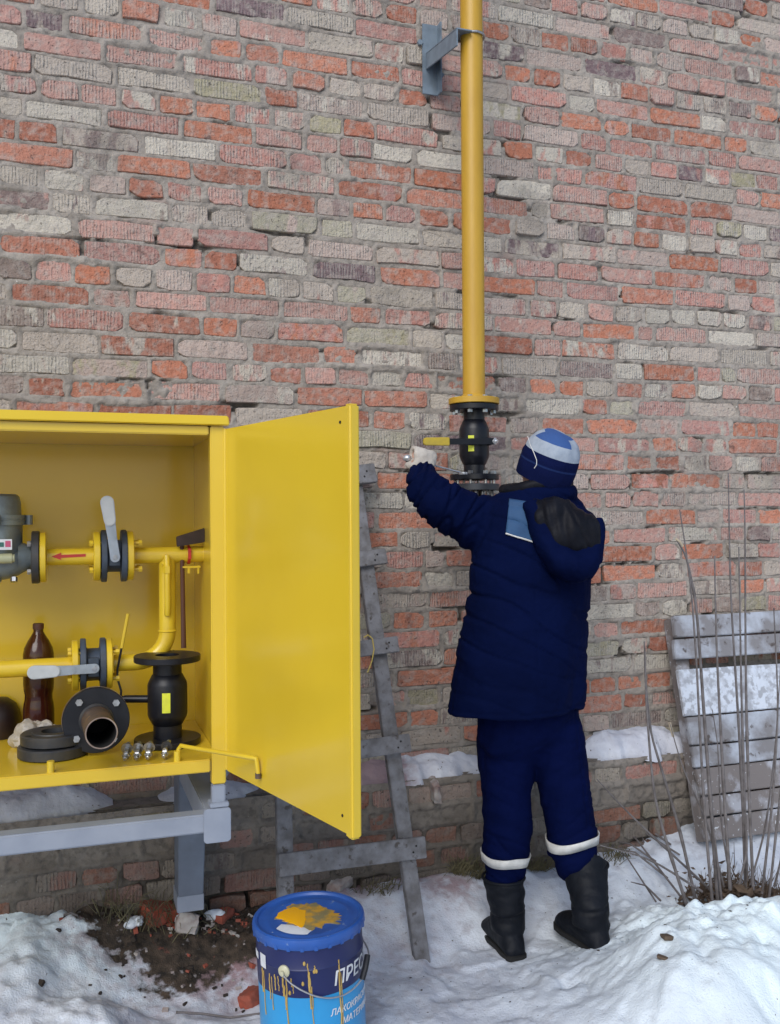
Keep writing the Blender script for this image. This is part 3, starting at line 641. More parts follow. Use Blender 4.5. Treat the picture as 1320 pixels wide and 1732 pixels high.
def lever_valve(xa, xb, zc, ang, mt=VBODY):
    m = MB(); w_ = xb-xa
    m.lathe((xa, YPI, zc), XA, [(.02, 0), (RF+.004, 0), (RF+.004, .015), (.045, .017), (.045, w_-.017), (RF+.004, w_-.015), (RF+.004, w_), (.02, w_)], 40)
    xm = xa+w_/2
    m.box((xm, YPI-.035, zc), (w_*.42, .05, .05)); v = m.build('valve_body', mt, pw, bevel=.0015)
    if MW.get(v.name) is None: MW[v.name] = MW[pw.name]
    m = MB(); m.lathe((xm, YPI-.05, zc), (0, -1, 0), [(.009, 0), (.009, .03)], 12); m.lathe((xm, YPI-.078, zc), (0, -1, 0), [(.006, 0), (.006, .006)], 6); m.build('stem', STEEL, v)
    d = Vector((math.sin(R(ang)), 0, math.cos(R(ang)))); s_ = Vector((d.z, 0, -d.x)); o_ = Vector((xm, YPI-.0745, zc))
    def plate(a0, a1, w0, w1, off0, off1, th, nm, mm, rnd=True):
        pts = []; n = 8
        def end(cc, ww, sgn): return [o_+d*cc+s_*(ww*math.cos(t)) + d*(sgn*ww*math.sin(t)) for t in [PI*k/n for k in range(n+1)]]
        P1 = end(a1-w1, w1, 1); P0 = end(a0+w0, w0, -1)
        pts = P1+P0[::-1]
        pts = [q+Vector((0, -(off0+(off1-off0)*((q-o_).dot(d)-a0)/(a1-a0)), 0)) for q in pts]
        mb = MB(); mb.prism(pts, (0, -th, 0)); return mb.build(nm, mm, v, bevel=th*.2)
    plate(-.015, .075, .013, .012, 0, .012, .004, 'lever_plate', LEVB)
    plate(.045, .105, .0125, .0135, .008, .016, .006, 'lever_neck', LEVB)
    plate(.085, .168, .0155, .018, .014, .018, .011, 'lever_grip', LEV)
lever_valve(PX(171), PX(214), zu, -8)
zlow = zl_
flange(pw, (PX(121), YPI, zlow), XA, RF, rp, .017, YELP); flange(pw, (PX(178), YPI, zlow), XA, RF, rp, .017, YELP)
ring_bolts(pw, (PX(194), YPI, zlow), XA, .052, 4, ymesh, .5); ring_bolts(pw, (PX(120), YPI, zlow), -XA, .052, 4, ymesh, .5)
lever_valve(PX(135), PX(178), zlow, -89.5)
m = MB(); m.tube([(-.8, YPI, zlow), (PX(121), YPI, zlow)], rp, 28); m.build('lower_pipe', YELP, pw)
xv = PX(283); path = [Vector((PX(192), YPI, zlow))]; rb = .085
for k in range(9):
    t = PI/2*k/8; path.append(Vector((xv-rb+rb*math.sin(t), YPI, zlow+rb-rb*math.cos(t))))
path.append(Vector((xv, YPI, zu-.005))); m = MB(); m.tube(path, rp, 28)
m.lathe((xv, YPI, zlow+rb-.004), UP, [(rp, 0), (rp+.0025, .002), (rp+.0025, .004), (rp, .007)], 28, cap=False); m.build('riser_pipe', YELP, pw)
m = MB(); xs_ = xv; yq = YPI-rp-.012
m.tube([(xs_-.004, YPI, zu-.005), (xs_-.004, yq, zu-.006), (xs_-.004, yq-.004, zu-.03), (xs_-.003, yq-.002, zu-.14), (xs_-.003, yq+.006, zu-.165), (xs_-.003, YPI, zu-.172)], .0085, 12)
m.lathe((xs_-.004, yq-.003, zu-.05), UP, [(.012, 0), (.012, .02)], 6); m.lathe((xs_-.018, yq+.004, zu-.024), XA, [(.008, 0), (.008, .016)], 6); m.build('bypass_tube', YELP, pw)
m = MB(); xc = PX(319); m.lathe((xc-.004, YPI, zu), XA, [(rp, 0), (rp+.004, .0005), (rp+.004, .0075), (rp, .008)], 28, cap=False); m.box((xc, YPI-rp-.006, zu+.003), (.008, .008, .03)); m.build('red_clamp', RED, pw)
m = MB(); m.box((xc+.006, YPI-.01, zu-.035), (.05, .03, .005)); m.box((xc-.002, YPI-.02, zu-.043), (.007, .007, .02)); m.box((xc+.025, YPI-.02, zu-.043), (.005, .005, .024)); m.build('pipe_saddle', YELP, pw)
# filter / regulator on the left
fx = PX(-2); fl = thing('gas_filter', 'grey cast gas filter bolted to the left end of the upper yellow pipe', 'gas filter', (fx, YPI, zu))
def zt_(v): return P(10, v, YPI).z
m = MB(); m.lathe((fx, YPI, 0), UP, [(.0, zt_(962)), (.045, zt_(962)), (.052, zt_(950)), (.06, zt_(925)), (.0615, zt_(887)), (.060, zt_(882))], 40); m.ball((fx-.004, YPI, zu-.008), (.085, .052, .052), n=28); m.tube([(fx+.05, YPI, zu), (PX(56), YPI, zu)], [.045, .03], 24); m.tube([(fx-.05, YPI, zu), (fx-.15, YPI, zu)], [.045, .03], 24)
m.build('filter_body', MGREY, fl)
m = MB(); m.lathe((fx, YPI, 0), UP, [(.068, zt_(888)), (.068, zt_(881)), (.0665, zt_(880.5)), (.0665, zt_(878)), (.068, zt_(877.5)), (.068, zt_(871))], 40)
for k in range(4):
    t = PI/2*k; c = Vector((fx+.077*math.cos(t), YPI+.077*math.sin(t), zt_(879))); m.lathe(c-UP*.014, UP, [(.010, 0), (.010, .026)], 10)
m.build('cover_band', MGREY, fl)
m = MB(); m.lathe((fx, YPI, 0), UP, [(.058, zt_(871)), (.057, zt_(850)), (.053, zt_(840)), (.045, zt_(836)), (.0, zt_(835))], 40); m.build('dome', MGREY, fl)
m = MB(); m.box((fx+.012, YPI-.064, zt_(920)), (.05, .004, .028), mi=0); 
m.box((fx+.027, YPI-.0665, zt_(919)), (.013, .0015, .016), mi=1); m.box((fx+.008, YPI-.0665, zt_(920)), (.018, .0015, .012), mi=2); m.build('rating_plate', [WHITEL, mat('magenta_print', (.5, .08, .17), .5), mat('green_print', (.03, .13, .11), .5)], fl)
m = MB(); m.tube([(fx-.07, YPI-.062, zt_(944)), (fx+.037, YPI-.062, zt_(943))], .0135, 18); m.lathe((fx+.036, YPI-.062, zt_(943)), XA, [(.0105, 0), (.0105, .007)], 12); m.build('pale_sleeve', mat('pale_olive_plastic', (.36, .37, .23), .4), fl)
flange(fl, (PX(54), YPI, zu), XA, RF+.003, rp, .020, CAST); sb = bolt_mesh(.03, .008)
ring_bolts(fl, (PX(53), YPI, zu), -XA, .053, 4, sb, .5)
for a in (-.04, .0, .04): m = MB(); m.lathe((fx+a, YPI-.035, zu-.052), (0, -.4, -1), [(.009, 0), (.009, .012)], 6); m.build('cover_screw', STEEL, fl)
# tool standing in the corner
yt = -.50; tl = thing('corner_tool', 'dark brown tool with slanted flat head in the right rear corner of the cabinet', 'hand tool', P(309, 1095, yt))
m = MB(); m.prism([P(299, 908, yt-.16), P(347, 893, yt-.16), P(347, 917, yt-.16), P(300, 925, yt-.16)], (0, .018, 0)); m.build('tool_head', TOOL, tl, bevel=.002)
m = MB(); a0, a1 = P(308, 922, yt-.135), P(311, 1096, yt-.135); m.tube([a0, a0.lerp(a1, .5), a1], [.006, .0065, .0075], 12, flat=.6); m.build('tool_handle', BROWNW, tl)
# ================================================================== THINGS ON THE CABINET FLOOR
ZF = z_lt-.002
def FL(u, v): return G(u, v, ZF)
def ball_valve(label, base, rot, side_lever):
    """axis local Z from 0 to .27; stem along local +X"""
    L = .262; v = thing('ball_valve', label, 'valve', base, rot, None); M = MW[v.name]
    def B(mb, nm, mt, par=None, **k): return mb.build(nm, mt, par or v, world=False, **k)
    m = MB(); m.lathe((0, 0, 0), UP, [(.030, .014), (.039, .014), (.039, .056), (.0415, .058), (.052, .080), (.054, .088), (.054, L-.088), (.052, L-.080), (.0415, L-.058), (.039, L-.056), (.039, L-.014), (.030, L-.014)], 40, cap=False); B(m, 'valve_body', BLK)
    for z0 in (0, L-.018):
        m = MB(); m.lathe((0, 0, z0), UP, [(.033, 0), (.089, 0), (.0905, .002), (.0905, .016), (.089, .018), (.033, .018), (.033, 0)], 48, cap=False); B(m, 'flange', BLK)
    return v, L, B
gz = L0 = .262
# standing valve, stem pointing left
bp = FL(284, 1257); ax = (RW*-1); ax = ax.normalized()
rot = Matrix(((ax.x, 0, 0), (ax.y, 0, 0), (0, 0, 1)))
zl = Vector((0, 0, 1)); ylv = zl.cross(ax); rot = Matrix((ax, ylv, zl)).transposed()
va, L, B = ball_valve('black flanged ball valve standing on the cabinet floor with its stem to the left', bp+UP*.001, rot, True)
va.scale = (1, 1, .93)
m = MB(); m.lathe((.045, 0, .131), XA, [(.0115, 0), (.0115, .075), (.0095, .077), (.0095, .1)], 18); B(m, 'stem', BLK)
m = MB(); m.lathe((.140, 0, .131), XA, [(.010, 0), (.010, .010)], 6); B(m, 'stem_nut', STEEL)
m = MB(); m.box((.130, 0, .133), (.010, .012, .014)); m.tube([(.130, 0, .13), (.128, 0, .155), (.139, 0, .195), (.138, 0, .22), (.126, 0, .285)], .0032, 8); le = B(m, 'lever', BLK)
m = MB(); m.tube([(.126, 0, .283), (.108, 0, .385)], .0048, 8); m.build('lever_grip', mat('yellow_grip', (.60, .43, .03), .5), le, world=False)
m = MB()
for k in range(-4, 5):
    a = k/4*.28+1.15; pass
th0 = math.atan2((-FW).dot(ylv), (-FW).dot(ax))+.17
pts = []
for zz in (.10, .158):
    for k in range(7):
        t = th0-.2+.4*k/6; pts.append(Vector((math.cos(t)*.0553, math.sin(t)*.0553, zz)))
m.add(pts, [(k, k+1, 8+k, 7+k) for k in range(6)]); B(m, 'sticker', LABY)
# flanged raw pipe stub facing the viewer
fc = P(163, 1218, -.77); toe = PD(172, 1240, 2.27); axd = (toe-fc); sl_ = axd.length; axd.normalize()
fp = thing('flanged_pipe_stub', 'short rusty pipe with a black flange pointing at the viewer, on the cabinet floor', 'pipe', fc)
m = MB(); m.lathe(fc, axd, [(.036, -.016), (.084, -.016), (.0855, -.014), (.0855, .004), (.084, .006), (.039, .006), (.036, -.016)], 48, cap=False); m.build('flange', BLK, fp)
m = MB(); m.lathe(fc, axd, [(.0855, -.024), (.0862, -.024), (.0862, -.0175), (.0855, -.0175)], 48, cap=False); m.build('gasket_rim', RIMST, fp)
m = MB(); m.lathe(fc, axd, [(.044, .0062), (.044, .010), (.0385, .016)], 40, cap=False); m.build('weld_bead', CAST, fp)
m = MB(); m.lathe(fc, axd, [(.0382, .006), (.0382, sl_-.001)], 40, cap=False); m.build('raw_pipe', RUST, fp)
m = MB(); m.lathe(fc, axd, [(.0382, sl_-.001), (.0375, sl_), (.0350, sl_), (.0345, sl_-.001)], 40, cap=False); m.build('cut_edge', RIMST, fp)
m = MB(); m.lathe(fc, axd, [(.0345, sl_-.001), (.0345, 0), (.001, 0)], 40, cap=False); m.build('pipe_bore', INK, fp)
ring_bolts(fp, fc+axd*.006, axd, .066, 4, bolt_mesh(.02, .0095), .45)
# two stacked loose flanges
c0 = FL(90, 1277)
for k, (lab) in enumerate(('lower dark steel flange of the stacked pair at the left of the cabinet floor', 'upper dark steel flange resting on another at the left of the cabinet floor')):
    c = c0+UP*(.002+.0305*k)+Vector((.004*k, .01*k, 0)); f = thing('loose_flange', lab, 'flange', c, None, 'loose flanges stacked on the cabinet floor'); r_ = .0885-.003*k
    m = MB(); m.lathe(c, UP, [(.034, 0), (r_-.002, 0), (r_, .002), (r_, .024), (r_-.003, .027), (.058, .027), (.056, .030), (.034, .030), (.034, 0)], 56, cap=False); m.build('flange_ring', CAST, f)
    if k:
        for j in range(4):
            m = MB(); t = PI/2*j+.5; m.lathe(c+Vector((math.cos(t)*.073, math.sin(t)*.073, .0272)), UP, [(.008, 0), (.008, .0006)], 14); m.build('bolt_hole', INK, f)
# dark round fitting, far left
c = FL(-4, 1245); m = MB(); m.lathe(c, UP, [(.060, 0), (.062, .01), (.062, .05), (.060, .068), (.050, .093), (.03, .108), (.0, .112)], 40)
o = m.build('dome_fitting', mat('dark_red_brown_paint', (.03, .014, .012), .4, col2=(.015, .012, .012), sc_=12), None); tag(o, 'dark round domed fitting at the left edge of the cabinet floor', 'fitting')
# bottle
c = FL(66, 1251); bt = thing('plastic_bottle', 'brown plastic bottle half full of dark liquid standing behind the lower pipe', 'bottle', c)
prof = [(.0, 0), (.036, 0), (.0405, .006), (.042, .03), (.042, .075), (.040, .090), (.0375, .100), (.037, .112), (.040, .125), (.0415, .14), (.0415, .212), (.038, .228), (.028, .246), (.018, .260), (.0135, .268), (.0132, .276)]; prof = [(r_, h_*1.14) for r_, h_ in prof]
m = MB(); m.lathe(c, UP, prof, 40, cap=False); m.build('bottle_body', BOTT, bt)
m = MB(); m.lathe(c+UP*.002, UP, [(r*.95, h) for r, h in prof if h < .15]+[(.0, .152)], 36); m.build('liquid', LIQ, bt)
m = MB(); m.lathe(c+UP*.312, UP, [(.0145, 0), (.015, .002), (.015, .014), (.0135, .016), (.0, .016)], 24); m.build('cap', BROWNW, bt)
# crumpled plastic bag
c = FL(62, 1262); m = MB(); m.ball(c+UP*.026, (.066, .05, .042), n=44); me = m.mesh('plastic_bag')
displace(me, lambda p, n: .016*(abs(mn.noise(p*26))-.25)*1.6 + .008*mn.noise(p*70)); me.materials.append(BAG); o = link('plastic_bag', me, None, 25); tag(o, 'crumpled clear plastic bag behind the stacked flanges', 'plastic bag')
# four bolts with nuts and washers
for k, (u, v, lab) in enumerate(((213, 1283, 'leftmost of the four steel bolts with washers on the cabinet sill'), (232, 1282, 'second bolt from the left of four on the cabinet sill'), (251, 1281, 'third bolt from the left on the cabinet sill, bright washer'), (279, 1279, 'rightmost bolt on the cabinet sill, standing apart from the other three'))):
    c = FL(u, v+6); bo = thing('loose_bolt', lab, 'bolt', c, None, 'loose bolts on the cabinet sill'); a = (-FW*.92-UP*.28+RW*(.1-.12*(k == 3))).normalized(); o_ = c+UP*.014
    m = MB(); m.lathe(o_+a*-.0, a, [(.0095, -.010), (.0105, -.009), (.0105, -.002), (.0085, .0)], 6); m.lathe(o_, a, [(.0055, -.002), (.0055, .012), (.004, .0135)], 14); m.build('bolt_and_nut', STEEL, bo, ang=25)
    m = MB(); w0 = o_-a*.022+UP*.010; m.lathe(w0, a, [(.0062, 0), (.0145, 0), (.0145, .0025), (.0062, .0025), (.0062, 0)], 26, cap=False); m.build('washer', STEEL if k != 3 else CAST, bo)
    m = MB(); m.lathe(w0-a*.002, a, [(.006, -.02), (.006, .024)], 12); m.build('shank', STEEL, bo)
# ================================================================== WALL RISER PIPE AND ITS VALVE
YR = -.28; pr = .040
top = P(797, -60, YR); bot = P(802, 676, YR); dirp = (top-bot).normalized()
rs_ = thing('gas_riser', 'tall ochre yellow gas pipe rising up the brick wall', 'pipe', bot)
m = MB(); m.tube([bot+UP*.01, bot+(top-bot)*1.25], pr, 40); m.build('pipe', OCH, rs_)
m = MB(); m.lathe(bot-UP*.018, UP, [(.04, 0), (.0895, 0), (.091, .002), (.091, .02), (.089, .022), (.048, .024), (.043, .034), (pr, .036)], 48, cap=False); m.build('flange', OCH, rs_)
c1 = P(801, 705, YR); ztop = bot.z-.020; zlow_ = P(801, 812, YR).z
Lr = ztop-zlow_; axv = (RW*.86-FW*.5).normalized(); ylv = UP.cross(axv); rot = Matrix((axv, ylv, UP)).transposed()
vr = thing('ball_valve', 'black flanged ball valve with yellow-gripped lever mounted under the ochre riser pipe', 'valve', (bot.x, bot.y, zlow_), rot)
s = Lr/.262
_, _, _ = 0, 0, 0
m = MB(); pf = [(.030, .014), (.038, .014), (.038, .052), (.041, .055), (.0515, .078), (.0535, .086), (.0535, .262-.086), (.0515, .262-.078), (.041, .262-.055), (.038, .262-.052), (.038, .262-.014), (.030, .262-.014)]
m.lathe((0, 0, 0), UP, [(r, h*s) for r, h in pf], 40, cap=False); m.build('valve_body', BLK, vr, world=False)
for z0 in (0, Lr-.020):
    m = MB(); m.lathe((0, 0, z0), UP, [(.033, 0), (.086, 0), (.0875, .002), (.0875, .018), (.086, .020), (.033, .020), (.033, 0)], 48, cap=False); m.build('flange', BLK, vr, world=False)
bm_ = bolt_mesh(.040, .0095)
for k in range(8):
    t = 2*PI*(k+.3)/8; share('bolt', bm_, vr, Matrix.Translation((.070*math.cos(t), .070*math.sin(t), Lr-.021)) @ Matrix.Rotation(PI, 4, 'X'))
bm2 = bolt_mesh(.052, .0095)
for k in range(8):
    t = 2*PI*(k+.3)/8; share('bolt', bm2, vr, Matrix.Translation((.070*math.cos(t), .070*math.sin(t), .021)))
zlv = P(800, 748, YR).z-zlow_
m = MB(); m.lathe((.045, 0, zlv), XA, [(.014, 0), (.014, .02), (.011, .022), (.011, .034)], 18); m.build('stem', BLK, vr, world=False)
Mi = MW[vr.name].inverted()
sp0 = MW[vr.name] @ Vector((.076, 0, zlv)); yfr = sp0.y
m = MB(); L0_ = P(758, 747, yfr); L1_ = sp0+Vector((.004, -.004, 0)); dd = (L1_-L0_); nn = dd.cross(UP).normalized()
q = .0105; m.add([L0_+UP*q, L0_-UP*q, L1_-UP*q*1.1, L1_+UP*q*1.1, L0_+UP*q+nn*.005, L0_-UP*q+nn*.005, L1_-UP*q*1.1+nn*.005, L1_+UP*q*1.1+nn*.005], [(0, 1, 2, 3), (7, 6, 5, 4), (0, 4, 5, 1), (1, 5, 6, 2), (2, 6, 7, 3), (3, 7, 4, 0)])
le = m.build('lever', BLK, vr, bevel=.001)
g0 = P(716, 747, yfr-.002); g1 = P(759, 747, yfr-.002); dg = (g1-g0)
m = MB(); m.prism([g0+UP*.0135+dg*.06, g0+UP*.008-dg*.02, g0-UP*.008-dg*.02, g0-UP*.0135+dg*.06, g1-UP*.0145, g1+UP*.0145], nn*.012); MW[le.name] = MW[vr.name]; m.build('lever_grip', mat('dirty_yellow_grip', (.52, .38, .03), .55, col2=(.42, .31, .04), sc_=30), le, bevel=.002)
m = MB(); m.lathe(sp0+Vector((0, 0, 0)), axv, [(.0135, -.004), (.0135, .008), (.011, .010)], 6); m.lathe(sp0, axv, [(.0065, .009), (.0065, .015)], 10); m.build('stem_nut', CHROME, vr)
cr_ = Vector((bot.x, bot.y, 0)); t0 = math.atan2((CAM-cr_).y, (CAM-cr_).x)-.2
for (v0, v1) in ((736, 743), (753, 763)):
    pts = []; za0 = P(793, v1, YR-.05).z; za1 = P(793, v0, YR-.05).z
    for zz in (za0, za1):
        for k in range(5):
            t = t0-.19+.38*k/4; pts.append(cr_+Vector((math.cos(t)*.0556, math.sin(t)*.0556, zz)))
    m = MB(); m.add(pts, [(k, k+1, 6+k, 5+k) for k in range(4)]); m.build('sticker', LABY, vr)
z2 = P(802, 830, YR).z
lp = thing('lower_flange', 'dark grey pipe flange bolted below the black riser valve', 'flange', (bot.x, bot.y, z2))
m = MB(); m.lathe((bot.x, bot.y, z2), UP, [(.034, 0), (.088, 0), (.0895, .002), (.0895, .022), (.087, .024), (.034, .024), (.034, 0)], 48, cap=False); m.build('flange_ring', mat('graphite_flange', (.05, .055, .065), .45, metal=.3), lp)
m = MB(); m.tube([(bot.x, bot.y, z2-.11), (bot.x, bot.y, z2+.004)], .036, 32); m.build('pipe_stub', RUST, lp)
for k in range(4):
    m = MB(); t = -1.9+k*.35; m.tube([(bot.x+.068*math.cos(t), bot.y+.068*math.sin(t), z2-.05), (bot.x+.068*math.cos(t), bot.y+.068*math.sin(t), z2+.002)], .007, 10); m.build('stud', STEEL, lp)
# wall bracket
yw = -.012; bk = thing('pipe_bracket', 'blue-grey angle-iron bracket holding the ochre riser pipe to the wall', 'bracket', P(730, 100, 0))
m = MB(); a0 = P(716, 43, yw); a1 = P(742, 165, yw); x0_, x1_ = P(716, 100, yw-.02).x, P(743, 100, yw-.02).x
m.box(((x0_+x1_)/2, yw-.012, (a0.z+a1.z)/2), (x1_-x0_, .006, a0.z-a1.z)); m.box((x1_-.003, yw-.032, (a0.z+a1.z)/2), (.006, .036, a0.z-a1.z)); m.build('wall_angle', BRK, bk, bevel=.001)
zm = P(725, 100, yw-.03).z
m = MB(); ya, yb = yw-.016, YR-.055; hx = (x0_+x1_)/2+.006
e1 = P(795, 52, yb); e0 = Vector((hx+.004, ya, zm)); 
for (dx0, dx1, dz0, dz1) in ((-.030, .030, .0245, .030), (-.030, -.0245, -.034, .0240)):
    vs = []
    for e in (e0, Vector((bot.x-.052, yb, P(770, 60, yb).z))):
        for dx in (dx0, dx1):
            for dz in (dz0, dz1): vs.append(e+Vector((dx, 0, dz)))
    m.add(vs, [(0, 1, 3, 2), (4, 6, 7, 5), (0, 4, 5, 1), (2, 3, 7, 6), (0, 2, 6, 4), (1, 5, 7, 3)])
m.build('arm', BRK, bk, bevel=.001); ze = P(770, 60, yb).z
m = MB(); zc = P(800, 62, YR).z; cpx = bot.x+(top.x-bot.x)*((zc-bot.z)/(top.z-bot.z))
pts = [Vector((cpx-.055, YR-.02, zc))]+[Vector((cpx+(pr+.006)*math.sin(t), YR-(pr+.006)*math.cos(t), zc-.004)) for t in [PI*k/14 for k in range(15)]]+[Vector((cpx-.055, YR+.044, zc))]
m.tube(pts, .0045, 10); m.lathe((cpx-.062, YR-.02, zc), XA, [(.008, 0), (.008, .008)], 6); m.build('u_bolt', STEEL, bk)
m = MB(); m.lathe((x0_-.010, yw-.008, P(715, 76, yw).z), (0, -1, 0), [(.011, 0), (.011, .012)], 6); m.lathe((x1_+.012, yw-.008, P(745, 130, yw).z), (0, -1, 0), [(.009, 0), (.009, .012)], 6); m.build('anchor_bolt', BRK, bk)
# ================================================================== LADDER
def bar(mb, a, b, w_, th, nrm, mi=0):
    a = Vector(a); b = Vector(b); d = (b-a).normalized(); n = Vector(nrm); n = (n-d*n.dot(d)).normalized(); s_ = d.cross(n)
    vs = []
    for e in (a, b):
        for i in (-.5, .5):
            for k in (0, 1): vs.append(e+s_*w_*i+n*th*k)
    mb.add(vs, [(0, 1, 3, 2), (4, 6, 7, 5), (0, 4, 5, 1), (2, 3, 7, 6), (0, 2, 6, 4), (1, 5, 7, 3)], mi); return mb
p0 = G(716, 1630); LN = Vector((0, -1, .25)).normalized()
def LD(u, v): return PL(u, v, p0, LN)
ld = thing('wooden_ladder', 'home-made grey wooden ladder leaning on the brick wall behind the open yellow door', 'ladder', (p0+G(483, 1590))/2)
for (a, b) in (((717, 1632), (598, 790)), ((486, 1595), (470, 760))):
    A_, B_ = LD(*a), LD(*b); m = MB(); L_ = (B_-A_); 
    bar(m, A_, B_, .052, .03, -LN); o = m.build('rail', WOOD, ld, bevel=.002)
for k, (a, b, wd) in enumerate((((470, 1463), (717, 1432), 35), ((464, 1288), (691, 1256), 31), ((462, 1118), (671, 1090), 28), ((462, 965), (651, 942), 28), ((462, 820), (633, 802), 36))):
    A_, B_ = LD(*a)+LN*.002, LD(*b)+LN*.002; z_ = 3.15
    m = MB(); bar(m, A_, B_, wd*z_/1600, .022, LN); o = m.build('rung', WOOD, ld, bevel=.002); MW[o.name] = MW[ld.name]
    d = (B_-A_).normalized(); up_ = LN.cross(d)
    for off in (.035, .047):
        m = MB(); m.lathe(B_-d*off+LN*.0215+up_*(.008 if off < .04 else -.011), LN, [(.0035, 0), (.0035, .002)], 8); m.build('nail_head', INK, o)
m = MB(); q = LD(620, 1078)+LN*.026; m.tube([LD(618, 1075)+LN*.027, LD(626, 1082)+LN*.030, LD(629, 1100)+LN*.028, LD(625, 1120)+LN*.03, LD(618, 1139)+LN*.028], .0022, 6)
m.tube([LD(612, 1080)+LN*.027, LD(618, 1076)+LN*.030, LD(624, 1079)+LN*.027], .0022, 6); o = m.build('string', STR, None); tag(o, 'short yellow string hanging from a rung of the wooden ladder', 'string')
# ================================================================== PLANK BOARD (right)
pb = thing('plank_panel', 'frosty panel of horizontal wooden planks leaning on the wall at the right', 'wooden panel', (2.9, -.25, .1))
pA = P(1140, 1040, -.05); pB = G(1190, 1430, .12); pB = P(1190, 1428, -.30)
tilt = (pB.y-pA.y)/(pB.z-pA.z); PN = Vector((0, -1, tilt)).normalized()
def PB(u, v): return PL(u, v, pA, PN)
def pbz(z, s=0): return pA.y+tilt*(z-pA.z)
edges = [(1135, 1042), (1138, 1081), (1140, 1118), (1145, 1133), (1158, 1213), (1166, 1262), (1172, 1300), (1183, 1347), (1186, 1383), (1193, 1425)]
zs_e = [PB(u, v) for u, v in edges]; mats_ = [WOODF, WOODF, None, WOODS, WOODF, WOODF, WOODD, WOODD, WOODD]
for k in range(9):
    if mats_[k] is None: continue
    a, b = zs_e[k], zs_e[k+1]; g = .0035; ja = random.uniform(-.008, .008); a = a+Vector((ja, 0, -g)); b = b+Vector((ja, 0, g))
    m = MB(); xe = 4.45+random.uniform(-.05, .05); off = PN*random.uniform(-.004, .005)
    nseg = 8; V = []; 
    for i in range(nseg+1):
        t = i/nseg
        for base in (b, a):
            q = Vector((base.x+(xe-base.x)*t, base.y, base.z)); q += off+Vector((0, 0, .004*mn.noise(Vector((t*6, k*3, base.z*9)))))
            V += [q, q+PN*.022]
    fs = []
    for i in range(nseg):
        o = i*4; fs += [(o, o+2, o+6, o+4), (o+2, o+3, o+7, o+6), (o+3, o+1, o+5, o+7), (o+1, o, o+4, o+5)]
    fs += [(0, 1, 3, 2), (nseg*4, nseg*4+2, nseg*4+3, nseg*4+1)]
    m.add(V, fs); m.build('plank', mats_[k], pb, bevel=.003)
for xo in (.012, 1.2):
    m = MB(); bar(m, zs_e[0]+Vector((xo+.02, 0, -.01))-PN*.012, zs_e[-1]+Vector((xo+.02, 0, 0))-PN*.012, .06, .045, -PN); m.build('batten', WOODD, pb)
# ================================================================== BUCKET
DB = 2.55; lc = PD(522, 1546, DB); ti = rotm('Y', -2.6) @ rotm('X', 1.0); HB = .385; RB = .1425; RL = .1500
base = lc - ti @ Vector((0, 0, HB)); bk_ = thing('paint_bucket', 'blue and navy metal paint bucket with paint-stained blue lid standing on the snow', 'bucket', base, ti)
def BB(mb, nm, mt, par=None, **k):
    o = mb.build(nm, mt, par or bk_, world=False, **k); MW[o.name] = MW[bk_.name]; return o
zN = .232
m = MB(); m.lathe((0, 0, 0), UP, [(.135, .004), (RB-.002, .004), (RB-.001, .012), (RB-.001, zN)], 72, cap=False); body = BB(m, 'bucket_body', TINB)
m = MB(); m.lathe((0, 0, 0), UP, [(RB-.001, zN), (RB, zN+.0005), (RB, .300), (RB+.0022, .304), (RB, .308), (RB, HB-.02)], 72, cap=False); navy = BB(m, 'navy_band', TINN)
m = MB(); m.lathe((0, 0, HB), UP, [(RB+.001, -.028), (RL-.002, -.028), (RL, -.024), (RL+.001, -.010), (RL-.001, -.002), (RL-.006, .001), (RL-.012, -.001), (RL-.015, -.007), (RL-.020, -.008), (.118, -.008), (.114, -.0065), (.104, -.0065), (.098, -.0085), (0.001, -.0085)], 90, cap=False)
lid = BB(m, 'lid', LIDB)
m = MB()
for k in range(26):
    t = 2*PI*k/26; c = Vector((math.cos(t)*(RL-.001), math.sin(t)*(RL-.001), HB-.024)); m.box(c, (.004, .010, .012), Matrix.Rotation(t, 3, 'Z'))
BB(m, 'lid_tabs', LIDB, lid, bevel=.001)['kind'] = 'stuff'
bt0 = MW[bk_.name].inverted()
def onlid(u, v): 
    n = (ti @ Vector((0, 0, 1))); q = PL(u, v, lc-n*.008, n); return bt0 @ q
def patch(pts, z, th, nm, mt, jit=0, fine=0):
    c = Vector((sum(p.x for p in pts)/len(pts), sum(p.y for p in pts)/len(pts), 0)); out = []
    n = len(pts)
    for i in range(n):
        for k in range(5):
            q = pts[i].lerp(pts[(i+1) % n], k/5); q = c+(Vector((q.x, q.y, 0))-c)*(1+jit*mn.noise(Vector((q.x*60, q.y*60, 3)))+jit*.8*mn.noise(Vector((q.x*170, q.y*170, 5)))); out.append(q)
    m = MB(); N = len(out); m.rings([[Vector((q.x, q.y, z)) for q in out], [Vector((q.x, q.y, z+th*.6)) for q in out], [c+(q-c)*.93+Vector((0, 0, z+th)) for q in out]], cap=True); return BB(m, nm, mt, lid)
pts = [onlid(*q) for q in ((464, 1553), (474, 1545), (490, 1533), (508, 1527), (535, 1527), (552, 1535), (574, 1545), (577, 1555), (570, 1562), (555, 1562), (540, 1570), (520, 1572), (500, 1567), (485, 1561))]
patch(pts, HB-.0087, .0013, 'paint_spill', PAINT, .26)
pts = [onlid(*q) for q in ((466, 1552), (478, 1540), (496, 1534), (516, 1540), (518, 1555), (512, 1570), (498, 1564), (480, 1558))]
patch(pts, HB-.0075, .0012, 'fresh_paint_spill', mat('fresh_yellow_paint', (.85, .42, .006), .25), .14)
pts = [onlid(*q) for q in ((460, 1577), (476, 1563), (497, 1565), (530, 1571), (520, 1581), (490, 1580))]
patch(pts, HB-.0083, .0006, 'lid_label', WHITEL, .03)
